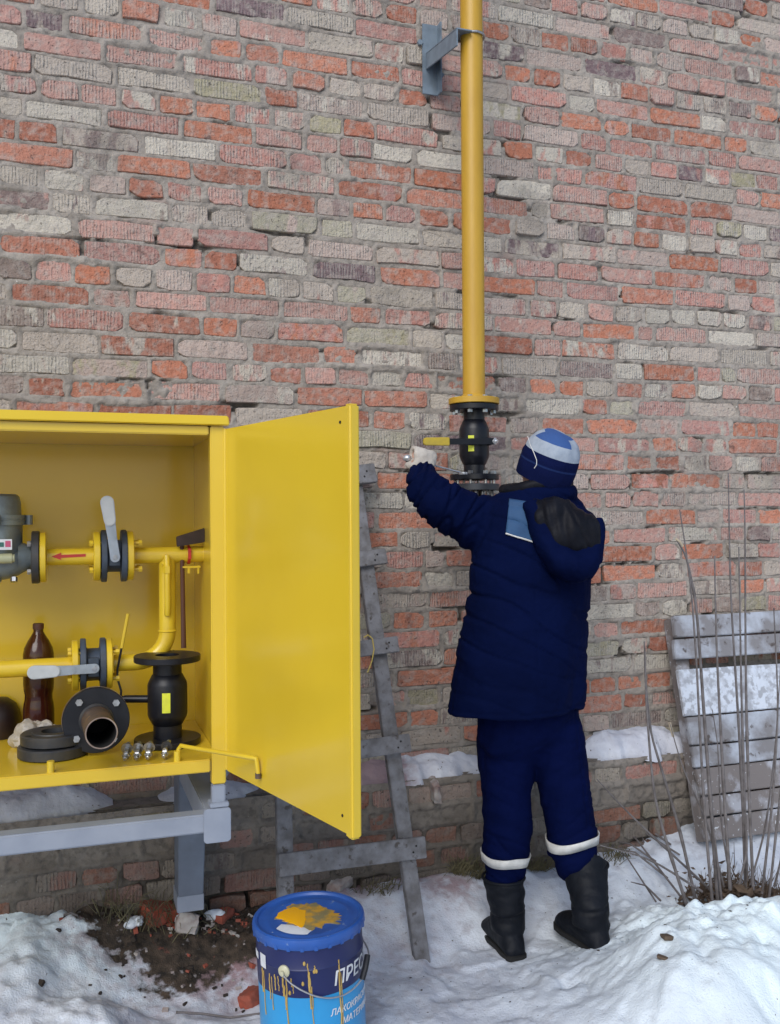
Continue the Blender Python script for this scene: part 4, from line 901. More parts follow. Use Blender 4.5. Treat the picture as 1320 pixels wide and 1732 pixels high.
fv = bt0.to_3x3() @ (-FW); A0 = math.atan2(fv.y, fv.x)-.03    # angle facing the viewer; + is to the right seen from the front? (checked below)
def cyl(a, z, r=RB): return Vector((math.cos(A0+a)*r, math.sin(A0+a)*r, z))
m = MB(); V = []
def strip(a0, a1, z0, z1, r, nm, mt, n=6, par=None):
    m = MB(); V = []
    for k in range(n+1):
        a = a0+(a1-a0)*k/n; V += [cyl(a, z0, r), cyl(a, z1, r), cyl(a, z1, r-.0008), cyl(a, z0, r-.0008)]
    f = []
    for k in range(n): o = k*4; f += [(o, o+4, o+5, o+1), (o+1, o+5, o+6, o+2), (o+3, o+2, o+6, o+7), (o, o+3, o+7, o+4)]
    f += [(0, 1, 2, 3), (n*4, n*4+3, n*4+2, n*4+1)]
    m.add(V, f); return BB(m, nm, mt, par or navy)
strip(-.98, -.80, .290, .325, RB+.0022, 'white_sticker', WHITEL)
strip(-1.28, -1.10, .300, .318, RB+.0022, 'white_sticker', WHITEL)
drips = [(-.95, .285, .222, .0022), (-.90, .280, .165, .0016), (-.72, .282, .215, .002), (-.66, .276, .19, .0014), (-.58, .285, .245, .0022), (-.50, .283, .245, .0016), (-.40, .282, .235, .0032), (-.335, .282, .02, .0022), (-.37, .262, .20, .0018), (-.24, .283, .262, .002), (-.21, .270, .245, .0014), (.08, .322, .25, .0020), (.10, .30, .205, .003), (.135, .262, .11, .0018), (.20, .315, .298, .002), (.66, .315, .10, .0024), (.70, .28, .02, .0016)]
for a, z0, z1, r_ in drips:
    m = MB(); n = 9; pth = [cyl(a+.02*mn.noise(Vector((a*9, k*.6, 1)))+.012*k/n, z0+(z1-z0)*k/n, RB+.0006) for k in range(n+1)]
    m.tube(pth, [r_*(.7+.5*abs(mn.noise(Vector((a*7, k*1.3, 2)))))*(1 if k < n else 1.2) for k in range(n+1)], 8); BB(m, 'paint_drip', DRIP, body)
for a, z0 in ((-.02, .27), (.02, .322), (.19, .30), (.23, .30), (-.27, .245)):
    m = MB(); m.ball(cyl(a, z0, RB+.0004), (.004, .004, .006), n=8); BB(m, 'paint_splash', DRIP, navy)
pa = -.36; c = cyl(pa, .300, RB); nrm = Vector((math.cos(A0+pa), math.sin(A0+pa), 0))
m = MB(); m.lathe(c, nrm, [(.016, 0), (.016, .004), (.013, .007), (.006, .009), (.006, .016), (.0, .017)], 28); BB(m, 'handle_pin', CREAM)
wp = [c+nrm*.013]
for k, (a, z, rr) in enumerate(((-.25, .278, .010), (-.05, .258, .008), (.2, .238, .007), (.45, .226, .007), (.7, .222, .008), (.95, .228, .012), (1.2, .245, .018), (1.5, .262, .02), (1.9, .275, .016), (2.4, .29, .01), (2.75, .30, .006))): wp.append(cyl(a, z, RB+rr))
sp = []
for i in range(len(wp)-1):
    for k in range(4): sp.append(wp[i].lerp(wp[i+1], k/4))
sp.append(wp[-1])
for _ in range(3): sp = [sp[0]]+[(sp[i-1]+sp[i]*2+sp[i+1])/4 for i in range(1, len(sp)-1)]+[sp[-1]]
m = MB(); m.tube(sp, .0022, 8); BB(m, 'bail_handle', WIRE)
m = MB(); m.tube([cyl(1.12, .238, RB+.016), cyl(1.22, .262, RB+.019), cyl(1.36, .285, RB+.018)], .008, 10); BB(m, 'hand_grip', BLK)
dg_ = bpy.context.evaluated_depsgraph_get()
def text_mesh(s, size, shear=.18):
    cu = bpy.data.curves.new('t', 'FONT'); cu.body = s; cu.size = size; cu.extrude = .0003; cu.shear = shear; cu.offset = size*.012
    o = bpy.data.objects.new('t', cu); COL.objects.link(o); bpy.context.view_layer.update(); me = bpy.data.meshes.new_from_object(o.evaluated_get(bpy.context.evaluated_depsgraph_get())); bpy.data.objects.remove(o); return me
def wraptext(s, size, a0, z0, nm, mt, par, r, sx=1):
    me = text_mesh(s, size); a = vget(me); out = np.empty_like(a)
    for i, (x, y, z) in enumerate(a):
        q = cyl(a0+x*sx/r, z0+y, r+z); out[i] = q
    vset(me, out); me.materials.append(mt); o = link(nm, me, par, None); MW[o.name] = MW[bk_.name]; return o
wraptext('ПРЕСТИЖ', .050, .53, .252, 'brand_lettering', WHITEL, navy, RB+.0012, .95)
wraptext('ЛАКОКРАСОЧНЫЕ', .0235, .45, .176, 'product_lettering', WHITEL, body, RB+.0006, .95)
wraptext('МАТЕРИАЛЫ', .0235, .68, .145, 'product_lettering', WHITEL, body, RB+.0006, .95)
# ================================================================== PERSON
def pxr(px, dep): return px*dep/F_PX
ZP = 3.16
feetc = (G(855, 1605)+G(985, 1600))/2
man = thing('person', 'man in navy work suit, striped beanie and black boots, seen from behind, reaching up', 'person', (feetc.x, feetc.y, 0))
TA = R(30); FB = (FW*math.cos(TA)-RW*math.sin(TA)).normalized(); SB = (RW*math.cos(TA)+FW*math.sin(TA)).normalized()   # his forward and his right
def oval(c, hw, b_ratio=.7, n=36, tilt=None, sq=1.0):
    a = hw/math.sqrt(math.cos(TA)**2+(b_ratio*math.sin(TA))**2); b = a*b_ratio; out = []
    for j in range(n):
        t = 2*PI*j/n; q = c+SB*(a*math.cos(t))+FB*(b*math.sin(t)); out.append(q)
    return out
def torso_rings(lst, ratio=.7, grow=0, dep=ZP):
    rs = []
    for cx_, v, hw, *r in lst:
        rs.append(oval(PD(cx_, v, dep), pxr(hw, dep)+grow, r[0] if r else ratio))
    return rs
# --- body under the clothes: one continuous mesh
jr = lambda u, v, d: PD(u, v, d)
hdc = PD(930, 782, 3.12)
hand_c = PD(716, 781, 3.20)
wr = hand_c+Vector((0, 0, -.055))+FW*-.02
b = MB()
b.rings(torso_rings([(905, 850, 30, 1), (903, 866, 70), (900, 890, 84), (897, 940, 84), (895, 1000, 80), (893, 1060, 76), (893, 1130, 74), (895, 1200, 72)]))
b.tube([PD(905, 868, 3.16), PD(912, 845, 3.15), PD(922, 812, 3.14)], [.062, .058, .055], 20)
b.tube([PD(848, 885, 3.18), PD(800, 880, 3.12), PD(738, 850, 3.06), PD(722, 815, 3.14), wr], [.06, .052, .048, .040, .030], 18)
rhand = PD(874, 858, 3.34)
b.tube([PD(958, 885, 3.20), PD(968, 905, 3.34), PD(935, 890, 3.42), PD(880, 850, 3.36), rhand], [.06, .052, .046, .038, .03], 18)
for pts, rr in (([(872, 1210, 3.17), (859, 1300, 3.17), (860, 1420, 3.17), (853, 1500, 3.17), (854, 1560, 3.175)], [.075, .065, .052, .04, .03]), ([(922, 1210, 3.17), (948, 1300, 3.18), (966, 1420, 3.18), (988, 1490, 3.18), (994, 1555, 3.18)], [.075, .065, .052, .04, .03])):
    b.tube([PD(*q) for q in pts], rr, 18)
HA = (UP*.90+RW*.20-FW*.38).normalized()     # crown axis: head thrown back, tipped right
HF = (FW*.80-RW*.60); HF = (HF-HA*HF.dot(HA)).normalized(); HS = HF.cross(HA)
HM = Matrix((HS, HF, HA)).transposed()
b.ball(hdc-HA*.005, (.074, .092, .108), HM, 24); b.ball(hdc-HA*.060+HF*.032, (.052, .055, .060), HM, 18)
b.ball(hdc-HA*.028+HF*.095, (.012, .018, .026), HM, 12); b.ball(hdc-HA*.075+HF*.078, (.026, .014, .012), HM, 12); b.ball(hdc-HA*.11+HF*.065, (.024, .02, .016), HM, 12)
for s_ in (-1, 1): b.ball(hdc-HA*.025+HS*(s_*.077)-HF*.005, (.010, .020, .032), HM, 12)
def hand(mb, hc, rod, dors, sc_h=1.0, thumb=1):
    """fist of palm + four unequal curled fingers + thumb around a rod; rod = direction along the knuckle row, dors = back-of-hand direction"""
    r = rod.normalized(); n = (dors-r*dors.dot(r)).normalized(); u = r.cross(n); u = u if u.z > 0 else -u
    S = sc_h
    mb.rings([[hc+u*(h*S)+r*(math.cos(t)*a*S)+n*((.012+math.sin(t)*bb)*S) for t in [2*PI*j/16 for j in range(16)]] for h, a, bb in ((-.052, .026, .019), (-.03, .034, .018), (.0, .041, .017), (.022, .042, .015), (.036, .036, .010))])
    for i, (o_, ln) in enumerate(((-.031, .92), (-.0105, 1.0), (.0105, .97), (.030, .82))):
        k0 = hc+(u*.028+r*o_+n*.012)*S; k1 = k0+(u*.014-n*.030*ln)*S; k2 = k1+(-u*.020-n*.016*ln)*S; k3 = k2+(-u*.020+n*.006)*S; k4 = k3+(-u*.006+n*.016)*S
        mb.tube([k0, k1, k2, k3, k4], [.0108*S, .0102*S, .0095*S, .0088*S, .0075*S], 10)
    t0 = hc+(-u*.030-r*.030*thumb+n*.006)*S; mb.tube([t0, t0+(-r*.012*thumb-n*.026+u*.012)*S, t0+(r*.006*thumb-n*.046+u*.018)*S, t0+(r*.024*thumb-n*.048+u*.016)*S], [.014*S, .0125*S, .011*S, .009*S], 10)
rodA = PD(690, 775, 3.19); rodB = PD(781, 800, 3.265); rod = (rodB-rodA).normalized()
dors = (-FW*.9+UP*.25)
hc = rodA.lerp(rodB, .28)+dors.normalized()*.020-UP*.002
hand(b, hc, rod, dors, .93); b.tube([wr, hc-UP*.045*.93], [.029, .026], 14)
rodR = (RW*.9+FW*.2).normalized(); hand(b, rhand, rodR, -FW*.8+UP*.2, .93, -1)
me = remesh(b, .0068, 3); me.materials.append(SKIN); me.name = 'body'; me.transform(MW[man.name].inverted()); body_o = link('body', me, man, 180)
m = MB()
for s_ in (-1, 1): m.ball(hdc-HA*.012+HS*(s_*.032)+HF*.083, (.012, .007, .007), HM, 12)
m.build('eye', [mat('eye_white', (.6, .58, .55), .3)], man)
# gloves
g = MB(); hand(g, hc, rod, dors, 1.05); g.lathe(hc-UP*.078, UP, [(.030, 0), (.031, .02), (.028, .045)], 18); me = remesh(g, .0045, 3)
displace(me, lambda p, n: .0016*mn.noise(p*90)+.0022*mn.noise(p*40)); me.materials.append(GLOVE); me.transform(MW[man.name].inverted()); link('glove', me, man, 180)
g = MB(); hand(g, rhand, rodR, -FW*.8+UP*.2, 1.05, -1); me = remesh(g, .0055, 3); me.materials.append(GLOVE); me.transform(MW[man.name].inverted()); link('glove', me, man, 180)
# --- jacket
def sleeve(mb, pts, rr, n=24): mb.tube([PD(*q) for q in pts], rr, n)
j = MB()
TR = [(905, 838, 62, .8), (903, 850, 84, .72), (901, 868, 98, .66), (899, 895, 104, .68), (899, 935, 104, .70), (896, 1000, 107, .72), (888, 1060, 112, .74), (881, 1120, 116, .76), (875, 1170, 118, .78), (872, 1197, 118, .78)]
j.rings(torso_rings(TR))
sleeve(j, [(905, 885, 3.18), (858, 884, 3.18), (825, 886, 3.15), (795, 880, 3.11), (765, 864, 3.07), (737, 846, 3.05), (720, 826, 3.08), (713, 806, 3.15), (716, 796, 3.18)], [.11, .105, .098, .090, .082, .076, .066, .055, .046])
sleeve(j, [(905, 890, 3.17), (955, 885, 3.19), (972, 900, 3.28), (958, 908, 3.40), (915, 878, 3.42), (875, 850, 3.37)], [.10, .10, .088, .078, .066, .05])
# stand-up collar bulk
cc_ = PD(906, 833, 3.15)
j.tube([cc_+RW*(math.cos(t)*.112)+FW*(math.sin(t)*.085)+UP*(-.012+.012*math.cos(t)) for t in [2*PI*k/24 for k in range(24)]], .030, 14, closed=True)
me = remesh(j, .0062, 8)
def torso_axis_u(p):
    u, v = proj(p); return u, v
HEMZ = PD(872, 1197, ZP).z
def folds(p, n):
    u, v = proj(p); d = 0
    q = Vector((p.dot(RW), p.dot(FW), p.z))
    big = mn.noise(q*5.5)*.010
    # sleeve: creases run across the sleeve
    ws = max(0, min(1, (850-u)/50)) if v < 940 else 0
    if ws > 0:
        s_ = (u-700)*.85+(v-800)*.5; w2 = mn.noise(Vector((s_*.021+mn.noise(q*7)*.8, q.z*4, q.y*4)))+.55*mn.noise(Vector((s_*.055+mn.noise(q*11), q.z*8, q.y*6)))
        d += ws*(.007*w2 + .005*mn.noise(q*13) - .012*max(0, 1-abs(mn.noise(Vector((s_*.05, q.z*7, 3)))/.12)))
    # torso: diagonal sagging folds from the raised shoulder
    wt = 1-ws
    s2 = (v-900)-.42*(u-900)+18*mn.noise(q*3.0); w3 = mn.noise(Vector((s2*.022, (u-900)*.006+5, 0)))+.5*mn.noise(Vector((s2*.05, (u-900)*.012, 2)))
    fade = .35+.65*max(0, min(1, 1-abs(v-1010)/170))
    d += wt*(-.011*fade*max(0, 1-abs(mn.noise(Vector((s2*.022, (u-900)*.008+1, 9))))/.10)+.006*w3*fade+big*.4+.003*mn.noise(q*19))
    # vertical drape towards the hem
    if v > 1080: d += min(1, (v-1080)/80)*.010*mn.noise(Vector((math.atan2(p.y-PD(880, 1100, ZP).y, p.x-PD(880, 1100, ZP).x)*2.3, 4, v*.003)))
    if v > 960: d -= .0035*max(0, 1-abs(u-(790-(v-960)*.10))/2.2)
    if v > 930: d -= .0022*max(0, 1-abs(u-(905+(v-930)*.02))/2.0)
    if p.z < HEMZ+.022 and p.z > HEMZ+.016: d -= .003
    return d
displace(me, folds); displace(me, lambda p, n: 0.0012*mn.noise(p*60))
me.materials.append(NAVY); JBVH = BVHTree.FromPolygons([v.co for v in me.vertices], [p.vertices for p in me.polygons])
me.transform(MW[man.name].inverted()); jk = link('jacket', me, man, 180); MW[jk.name] = MW[man.name]
def hit(u, v, off=.002, bvh=None):
    d = ray(u, v).normalized(); r = (bvh or JBVH).ray_cast(CAM, d)
    return (r[0]+r[1]*off) if r[0] is not None else None
# blue shoulder panel and white piping
V = []; nU, nV = 16, 20; ok = True
TL, TRt, BRt, BL = (862, 845), (897, 850), (916, 921), (856, 902)
for i in range(nV):
    for k in range(nU):
        a, c = k/(nU-1), i/(nV-1); u = (TL[0]*(1-a)+TRt[0]*a)*(1-c)+(BL[0]*(1-a)+BRt[0]*a)*c; v = (TL[1]*(1-a)+TRt[1]*a)*(1-c)+(BL[1]*(1-a)+BRt[1]*a)*c
        q = hit(u, v, .003); V.append(q if q else (V[-1] if V else PD(u, v, 3.0)))
m = MB(); m.add(V, [(i*nU+k, i*nU+k+1, (i+1)*nU+k+1, (i+1)*nU+k) for i in range(nV-1) for k in range(nU-1)])
o = m.build('shoulder_panel', PATCH, jk); sd = o.modifiers.new('s', 'SOLIDIFY'); sd.thickness = .003; sd.offset = 0
pp = [hit(856+(916-856)*k/14, 902+(921-902)*k/14, .004) for k in range(15)]; pp = [q for q in pp if q]
m = MB(); m.tube(pp, .0028, 8); m.build('white_piping', REFL, jk)
# side seam pocket slit on the left
# hood
h = MB(); HD = 2.955
rim = [((898, 850), 11), ((906, 872), 15), ((917, 898), 20), ((931, 925), 25), ((949, 947), 29), ((968, 958), 31), ((986, 955), 29), ((1001, 940), 23), ((1010, 918), 15), ((1014, 896), 11), ((1008, 880), 10)]
h.tube([PD(u, v, 3.0-.03*math.sin(PI*k/10)) for k, ((u, v), r) in enumerate(rim)], [pxr(r, 3.0) for _, r in rim], 20)
h.ball(PD(960, 912, 3.02), (pxr(52, 3), .055, pxr(60, 3)), None, 24)
me = remesh(h, .006, 5)
displace(me, lambda p, n: .010*mn.noise(p*11)+.007*mn.noise(Vector((p.x*38, p.y*16, p.z*16)))+.002*mn.noise(p*50))
me.materials.append(NAVY); me.transform(MW[man.name].inverted()); hd = link('hood', me, man, 180); MW[hd.name] = MW[man.name]
h = MB()
lin = [((908, 858), 34), ((925, 862), 46), ((945, 880), 50), ((965, 895), 48), ((983, 910), 38), ((996, 918), 22)]
h.ball(PD(944, 880, 2.990), (pxr(44, 3), .050, pxr(40, 3)), None, 24); h.ball(PD(966, 900, 2.980), (pxr(44, 3), .05, pxr(44, 3)), None, 24); h.ball(PD(994, 905, 2.985), (pxr(26, 3), .045, pxr(38, 3)), None, 20); h.ball(PD(925, 858, 3.01), (pxr(34, 3), .045, pxr(18, 3)), None, 20)
me = remesh(h, .006, 6)
def lf(p, n):
    u, v = proj(p); s_ = (u-900)*.85+(v-860)*-.15
    return .009*mn.noise(Vector((s_*.10, (v-860)*.012, 0)))+.005*mn.noise(p*20)-.006*max(0, 1-abs(s_-55-(v-860)*.25)/3)
displace(me, lf); me.materials.append(LINING); me.transform(MW[man.name].inverted()); link('hood_lining', me, hd, 180)
m = MB(); cl = PD(905, 826, 3.14)
m.tube([cl+RW*(math.cos(t)*.104+.004)+FW*(math.sin(t)*.078)+UP*(.006+.012*math.cos(t)+.004*math.sin(3*t)) for t in [2*PI*k/32 for k in range(32)]], .020, 12, closed=True); me = remesh(m, .005, 3)
displace(me, lambda p, n: .004*mn.noise(p*30)); me.materials.append(LINING); me.transform(MW[man.name].inverted()); link('collar_lining', me, jk, 180)
# --- trousers
t_ = MB()
t_.rings(torso_rings([(893, 1150, 84, .75), (895, 1200, 88, .72), (896, 1235, 89, .60), (897, 1258, 84, .50), (899, 1276, 66, .42), (901, 1290, 42, .35)]))
Lg = [(860, 1225, 50), (858, 1260, 51), (857, 1300, 48.5), (858, 1350, 42), (860, 1400, 41), (857, 1440, 40), (855, 1468, 36), (853, 1492, 31)]
Rg = [(934, 1225, 50), (941, 1260, 51), (950, 1300, 46), (957, 1350, 43.5), (966, 1400, 43), (969, 1435, 44), (978, 1462, 38), (986, 1484, 33)]
def leg(lst, dd): t_.tube([PD(u, v, ZP+dd(v)) for u, v, r in lst], [pxr(r, ZP) for u, v, r in lst], 24, flat=1.0)
leg(Lg, lambda v: .01); leg(Rg, lambda v: .02)
me = remesh(t_, .0062, 12)
def tf(p, n):
    u, v = proj(p); q = Vector((p.dot(RW), p.dot(FW), p.z)); side = 1 if u > 905 else -1
    low = max(0, min(1, (v-1310)/110)); d = .006*mn.noise(q*6)
    s2 = v*.045+side*u*.022+mn.noise(q*5)*.7; d += (.4+.6*low)*.008*mn.noise(Vector((s2, q.x*3, side*4)))
    d += (1-low)*.006*mn.noise(Vector((u*.06+v*.012, 1, v*.004)))
    ls = (817+(v-1220)*.02) if side < 0 else (975+(v-1220)*.12); d -= .003*max(0, 1-abs(u-ls)/2.2)
    d -= .006*max(0, 1-abs(mn.noise(Vector((s2*.8+3, q.x*4, side*2))))/.09)*(.25+.75*low)
    return d+.0015*mn.noise(q*45)
displace(me, tf); me.materials.append(NAVYT); TBVH = BVHTree.FromPolygons([v.co for v in me.vertices], [p.vertices for p in me.polygons]); me.transform(MW[man.name].inverted()); tr = link('trousers', me, man, 180); MW[tr.name] = MW[man.name]
def band(c, rad, hgt, tilt, nm):
    """tape sewn round a trouser leg, laid on the cloth itself"""
    out = [[], []]; N = 44
    for j in range(N):
        t = 2*PI*j/N; d = Vector((math.cos(t), math.sin(t), 0)); 
        for k, hh in enumerate((-hgt/2, hgt/2)):
            z = UP*(hh+tilt*d.dot(RW)+.004*math.sin(3*t)); o_ = c+z+d*(rad*1.22); r = TBVH.ray_cast(o_, -d); q = r[0] if r[0] is not None and (r[0]-c-z).length < rad*1.8 else c+z+d*rad
            out[k].append(q+d*.0055)
    for k in range(2):
        L = out[k]; out[k] = [(L[i-1]+L[i]*2+L[(i+1) % N])/4+(L[i]-c).normalized()*.0008 for i in range(N)]
    m = MB(); m.rings(out, cap=False); o = m.build(nm, REFL, tr); sd = o.modifiers.new('s', 'SOLIDIFY'); sd.thickness = .0025; sd.offset = 0
band(PD(857, 1449, ZP+.01), pxr(39, ZP), .030, -.004, 'reflective_band'); band(PD(969, 1419, ZP+.02), pxr(43, ZP), .030, .012, 'reflective_band')
# --- boots
def boot(ank, top, toe_dir, gz, rtop, rank):
    m = MB(); d = Vector(toe_dir).normalized(); s_ = Vector((d.y, -d.x, 0)); A_ = Vector((ank.x, ank.y, gz))
    shaft = [top+UP*.0, top.lerp(A_+UP*.12, .35), top.lerp(A_+UP*.12, .7), A_+UP*.12, A_+UP*.07]
    m.tube(shaft, [rtop, rtop*.93, rank*1.08, rank*1.0, rank*1.03], 24, flat=1.0)
    prof = [(-.082, .024, .036, .050), (-.070, .034, .060, .060), (-.03, .041, .11, .075), (.03, .043, .12, .082), (.07, .045, .09, .062), (.11, .049, .072, .05), (.145, .047, .062, .04), (.172, .036, .05, .035), (.182, .02, .03, .02)]
    rs = []
    for x, w_, h_, _ in prof:
        ring = []
        for j in range(20):
            t = 2*PI*j/20; cx_, sx_ = math.cos(t), math.sin(t); yy = w_*cx_*(1-.25*max(0, sx_)); zz = (h_/2)+(h_/2)*(abs(sx_)**.7)*(1 if sx_ > 0 else -1)
            ring.append(A_+d*x+s_*yy+UP*zz)
        rs.append(ring)
    m.rings(rs); me = remesh(m, .0055, 4)
    displace(me, lambda p, n: (.0075*mn.noise(Vector((p.x*9, p.y*9, p.z*36)))-.006*max(0, 1-abs(p.z-gz-.135-.15*(p.x-ank.x))/.008) if p.z < gz+.24 else .005*mn.noise(p*12))+.001*mn.noise(p*80))
    me.materials.append(BOOT); me.transform(MW[man.name].inverted()); bo = link('boot', me, man, 180); MW[bo.name] = MW[man.name]
    s2 = MB(); o2 = []
    for x, w_, h_, _ in [(-.088, .018, 0, 0), (-.075, .036, 0, 0), (-.03, .041, 0, 0), (.03, .040, 0, 0), (.07, .046, 0, 0), (.11, .052, 0, 0), (.15, .049, 0, 0), (.178, .034, 0, 0), (.188, .015, 0, 0)]: o2.append((x, w_))
    pl = [A_+d*x+s_*w_ for x, w_ in o2]+[A_+d*x-s_*w_ for x, w_ in o2[::-1]]; s2.prism(pl, UP*.02); s2.build('sole', INK, bo, bevel=.003)
    c = MB(); c.tube([top+UP*(.002)+Vector((math.cos(t)*(rtop+.001), math.sin(t)*(rtop+.001), 0)) for t in [2*PI*k/28 for k in range(28)]], .0045, 8, closed=True); c.build('boot_collar', BOOT, bo)
tdir = (FW*.95-RW*.28)
aL = onground(859, 1606); aR = onground(1000, 1599)
boot(aL, PD(852, 1484, ZP+.01), tdir, gh(aL.x, aL.y)-.004, pxr(35, ZP), pxr(29, ZP)); boot(aR, PD(989, 1462, ZP+.02), FW*.93-RW*.36, gh(aR.x, aR.y)-.004, pxr(39, ZP), pxr(30, ZP))
# --- beanie: knitted bands as rings about the crown axis
bn = MB(); n = 48; lat = []
HB_ = (UP*.90+RW*.30-FW*.30).normalized(); bx = HF-HB_*HF.dot(HB_); bx.normalize(); by = HB_.cross(bx)
bc = PD(929, 781, 3.115)
prof = [(.094, -.062), (.097, -.045), (.0985, -.020), (.0985, -.006), (.0985, .0), (.098, .010), (.0978, .014), (.096, .022), (.0935, .032), (.088, .052), (.078, .072), (.0695, .083), (.05, .0955), (.028, .103), (.001, .1055)]
mats_idx = [1, 1, 1, 3, 1, 1, 1, 1, 0, 0, 0, 0, 0, 0]
R_ = [[bc+HB_*h+bx*(math.cos(2*PI*j_/n)*r*1.0)+by*(math.sin(2*PI*j_/n)*r*.98) for j_ in range(n)] for r, h in prof]
for i in range(len(R_)-1):
    for j_ in range(n):
        a_ = 2*PI*(j_+.5)/n; vdir = bx*math.cos(a_)+by*math.sin(a_); mi = mats_idx[i]
        if i >= 10 and vdir.dot((-FW*.5-RW*.2).normalized()) > (.55 if i < 12 else -.3): mi = 2
        bn.add([R_[i][j_], R_[i][(j_+1) % n], R_[i+1][(j_+1) % n], R_[i+1][j_]], [(0, 1, 2, 3)], mi)
me = bn.mesh('beanie'); 
for q in BEA: me.materials.append(q)
me.polygons.foreach_set('material_index', bn.m); bm = bmesh.new(); bm.from_mesh(me); bmesh.ops.remove_doubles(bm, verts=bm.verts, dist=.0004); bmesh.ops.recalc_face_normals(bm, faces=bm.faces)
bmesh.ops.subdivide_edges(bm, edges=bm.edges, cuts=1, smooth=.6, use_grid_fill=True); bm.to_mesh(me); bm.free()
displace(me, lambda p, n: .005*mn.noise(p*16)+.0025*mn.noise(p*38)); me.transform(MW[man.name].inverted()); link('beanie', me, man, 180)
m = MB(); m.tube([PD(893, 738, 3.06), PD(897, 752, 3.03), PD(903, 765, 3.012), PD(908, 778, 3.006), PD(908, 786, 3.006), PD(904, 792, 3.012)], .0013, 8); m.build('spectacle_cord', REFL, man)
# --- wrench in the hand
wn = thing('wrench', 'chrome wrench gripped in the raised gloved hand below the black valve', 'wrench', rodA)
m = MB(); m.tube([rodA-rod*.0, rodA.lerp(rodB, .12), rodA.lerp(rodB, .5), rodB-rod*.006], [.0062, .0045, .0042, .0055], 10, flat=.7); m.build('shaft', CHROME, wn)
m = MB(); m.ball(rodA-rod*.002, (.0145, .0145, .012), None, 16); m.build('ring_end', CHROME, wn)
m = MB(); m.lathe(rodB+rod*.006-UP*.004, UP, [(.006, 0), (.015, 0), (.016, .002), (.016, .008), (.006, .008), (.006, 0)], 20, cap=False); m.build('jaw_end', CHROME, wn)
m = MB(); q = PD(691, 786, 3.17); m.tube([rodA-UP*.004, rodA-UP*.03+RW*.002], .008, 10); m.build('ratchet_stub', BLK, wn)
# ================================================================== SHRUB
shb = G(1255, 1530, .11); sr = thing('bare_shrub', 'leafless shrub of thin upright grey stems in front of the plank panel', 'shrub', shb)
stems = [[(1205, 1522), (1190, 1350), (1180, 1150), (1170, 990), (1150, 862)], [(1215, 1530), (1202, 1350), (1187, 1150), (1178, 1020), (1162, 940), (1144, 912)], [(1235, 1505), (1224, 1320), (1213, 1120), (1209, 940)],
         [(1262, 1510), (1255, 1300), (1245, 1150), (1236, 1000), (1232, 800)], [(1264, 1490), (1256, 1250), (1252, 1050), (1250, 925)], [(1274, 1505), (1263, 1250), (1261, 1000), (1259, 828)],
         [(1182, 1545), (1152, 1410), (1122, 1310), (1100, 1240), (1092, 1150), (1090, 1085)], [(1168, 1548), (1135, 1450), (1106, 1350), (1094, 1200), (1091, 1095)], [(1225, 1500), (1196, 1390), (1155, 1300), (1133, 1222)],
         [(1212, 1515), (1110, 1420), (1050, 1362), (1010, 1318)], [(1188, 1508), (1100, 1452), (1016, 1430)], [(1288, 1520), (1308, 1350), (1317, 1200), (1309, 1028)], [(1262, 1520), (1296, 1400), (1313, 1250), (1321, 1120)],
         [(1243, 1532), (1220, 1400), (1215, 1262), (1205, 1200)], [(1300, 1530), (1312, 1420), (1330, 1250), (1345, 1080)], [(1222, 1530), (1210, 1420), (1200, 1360)], [(1250, 1500), (1265, 1440), (1262, 1380)], [(1310, 1500), (1325, 1440), (1322, 1330)]]
for k, s_ in enumerate(stems):
    d0 = shb.y+random.uniform(-.05, .08); pts = []
    for i, (u, v) in enumerate(s_):
        pts.append(P(u, v, d0+(.05*math.sin(k*2.1))*(i/len(s_))+(-.1 if 6 <= k <= 7 else 0)*i/len(s_)))
    sm = [];
    for i in range(len(pts)-1):
        for t in range(5): sm.append(pts[i].lerp(pts[i+1], t/5)+Vector((.0022*mn.noise(Vector((k, i+t/5, 1))*1.7), 0, 0)))
    sm.append(pts[-1])
    for _ in range(3): sm = [sm[0]]+[(sm[i-1]+sm[i]*2+sm[i+1])/4 for i in range(1, len(sm)-1)]+[sm[-1]]
    r0 = random.uniform(.005, .0074) if k < 8 else random.uniform(.0034, .0052); L = len(sm)
    rr = [r0*(1-.62*i/(L-1))*(1.25 if (i % 11 == 5) else 1) for i in range(L)]
    m = MB(); m.tube(sm, rr, 8); m.build('stem', STEM, sr)
m = MB(); q = P(1144, 912, shb.y); m.tube([q, P(1150, 916, shb.y), P(1155, 924, shb.y)], .0045, 8); q = P(1133, 1222, shb.y); m.tube([q, P(1135, 1232, shb.y), P(1139, 1246, shb.y)], .0045, 8); m.build('pale_cut_end', TIP, sr)
m = MB()
for (u0, v0, u1, v1, r_) in ((1160, 1552, 1010, 1430, .0045), (1118, 1566, 1068, 1530, .004), (1130, 1520, 1022, 1492, .004), (1110, 1505, 1025, 1478, .004), (1135, 1490, 1030, 1438, .0045), (1110, 1560, 1020, 1470, .0035), (1150, 1500, 1035, 1455, .004), (1090, 1480, 1068, 1440, .003)):
    a, c = G(u0, v0, .03), G(u1, v1, .03); a.z = gh(a.x, a.y)+.02; c.z = gh(c.x, c.y)+.03; mid = a.lerp(c, .5); mid.z = max(mid.z, gh(mid.x, mid.y)+.02)+.02
    m.tube([a, mid, c], [r_, r_*.8, r_*.4], 6)
o = m.build('fallen_twigs', STEM, None); tag(o, 'thin bare twigs lying on the snow between the boots and the shrub', 'twigs', kind='stuff')
m = MB(); rs = random.Random(4)
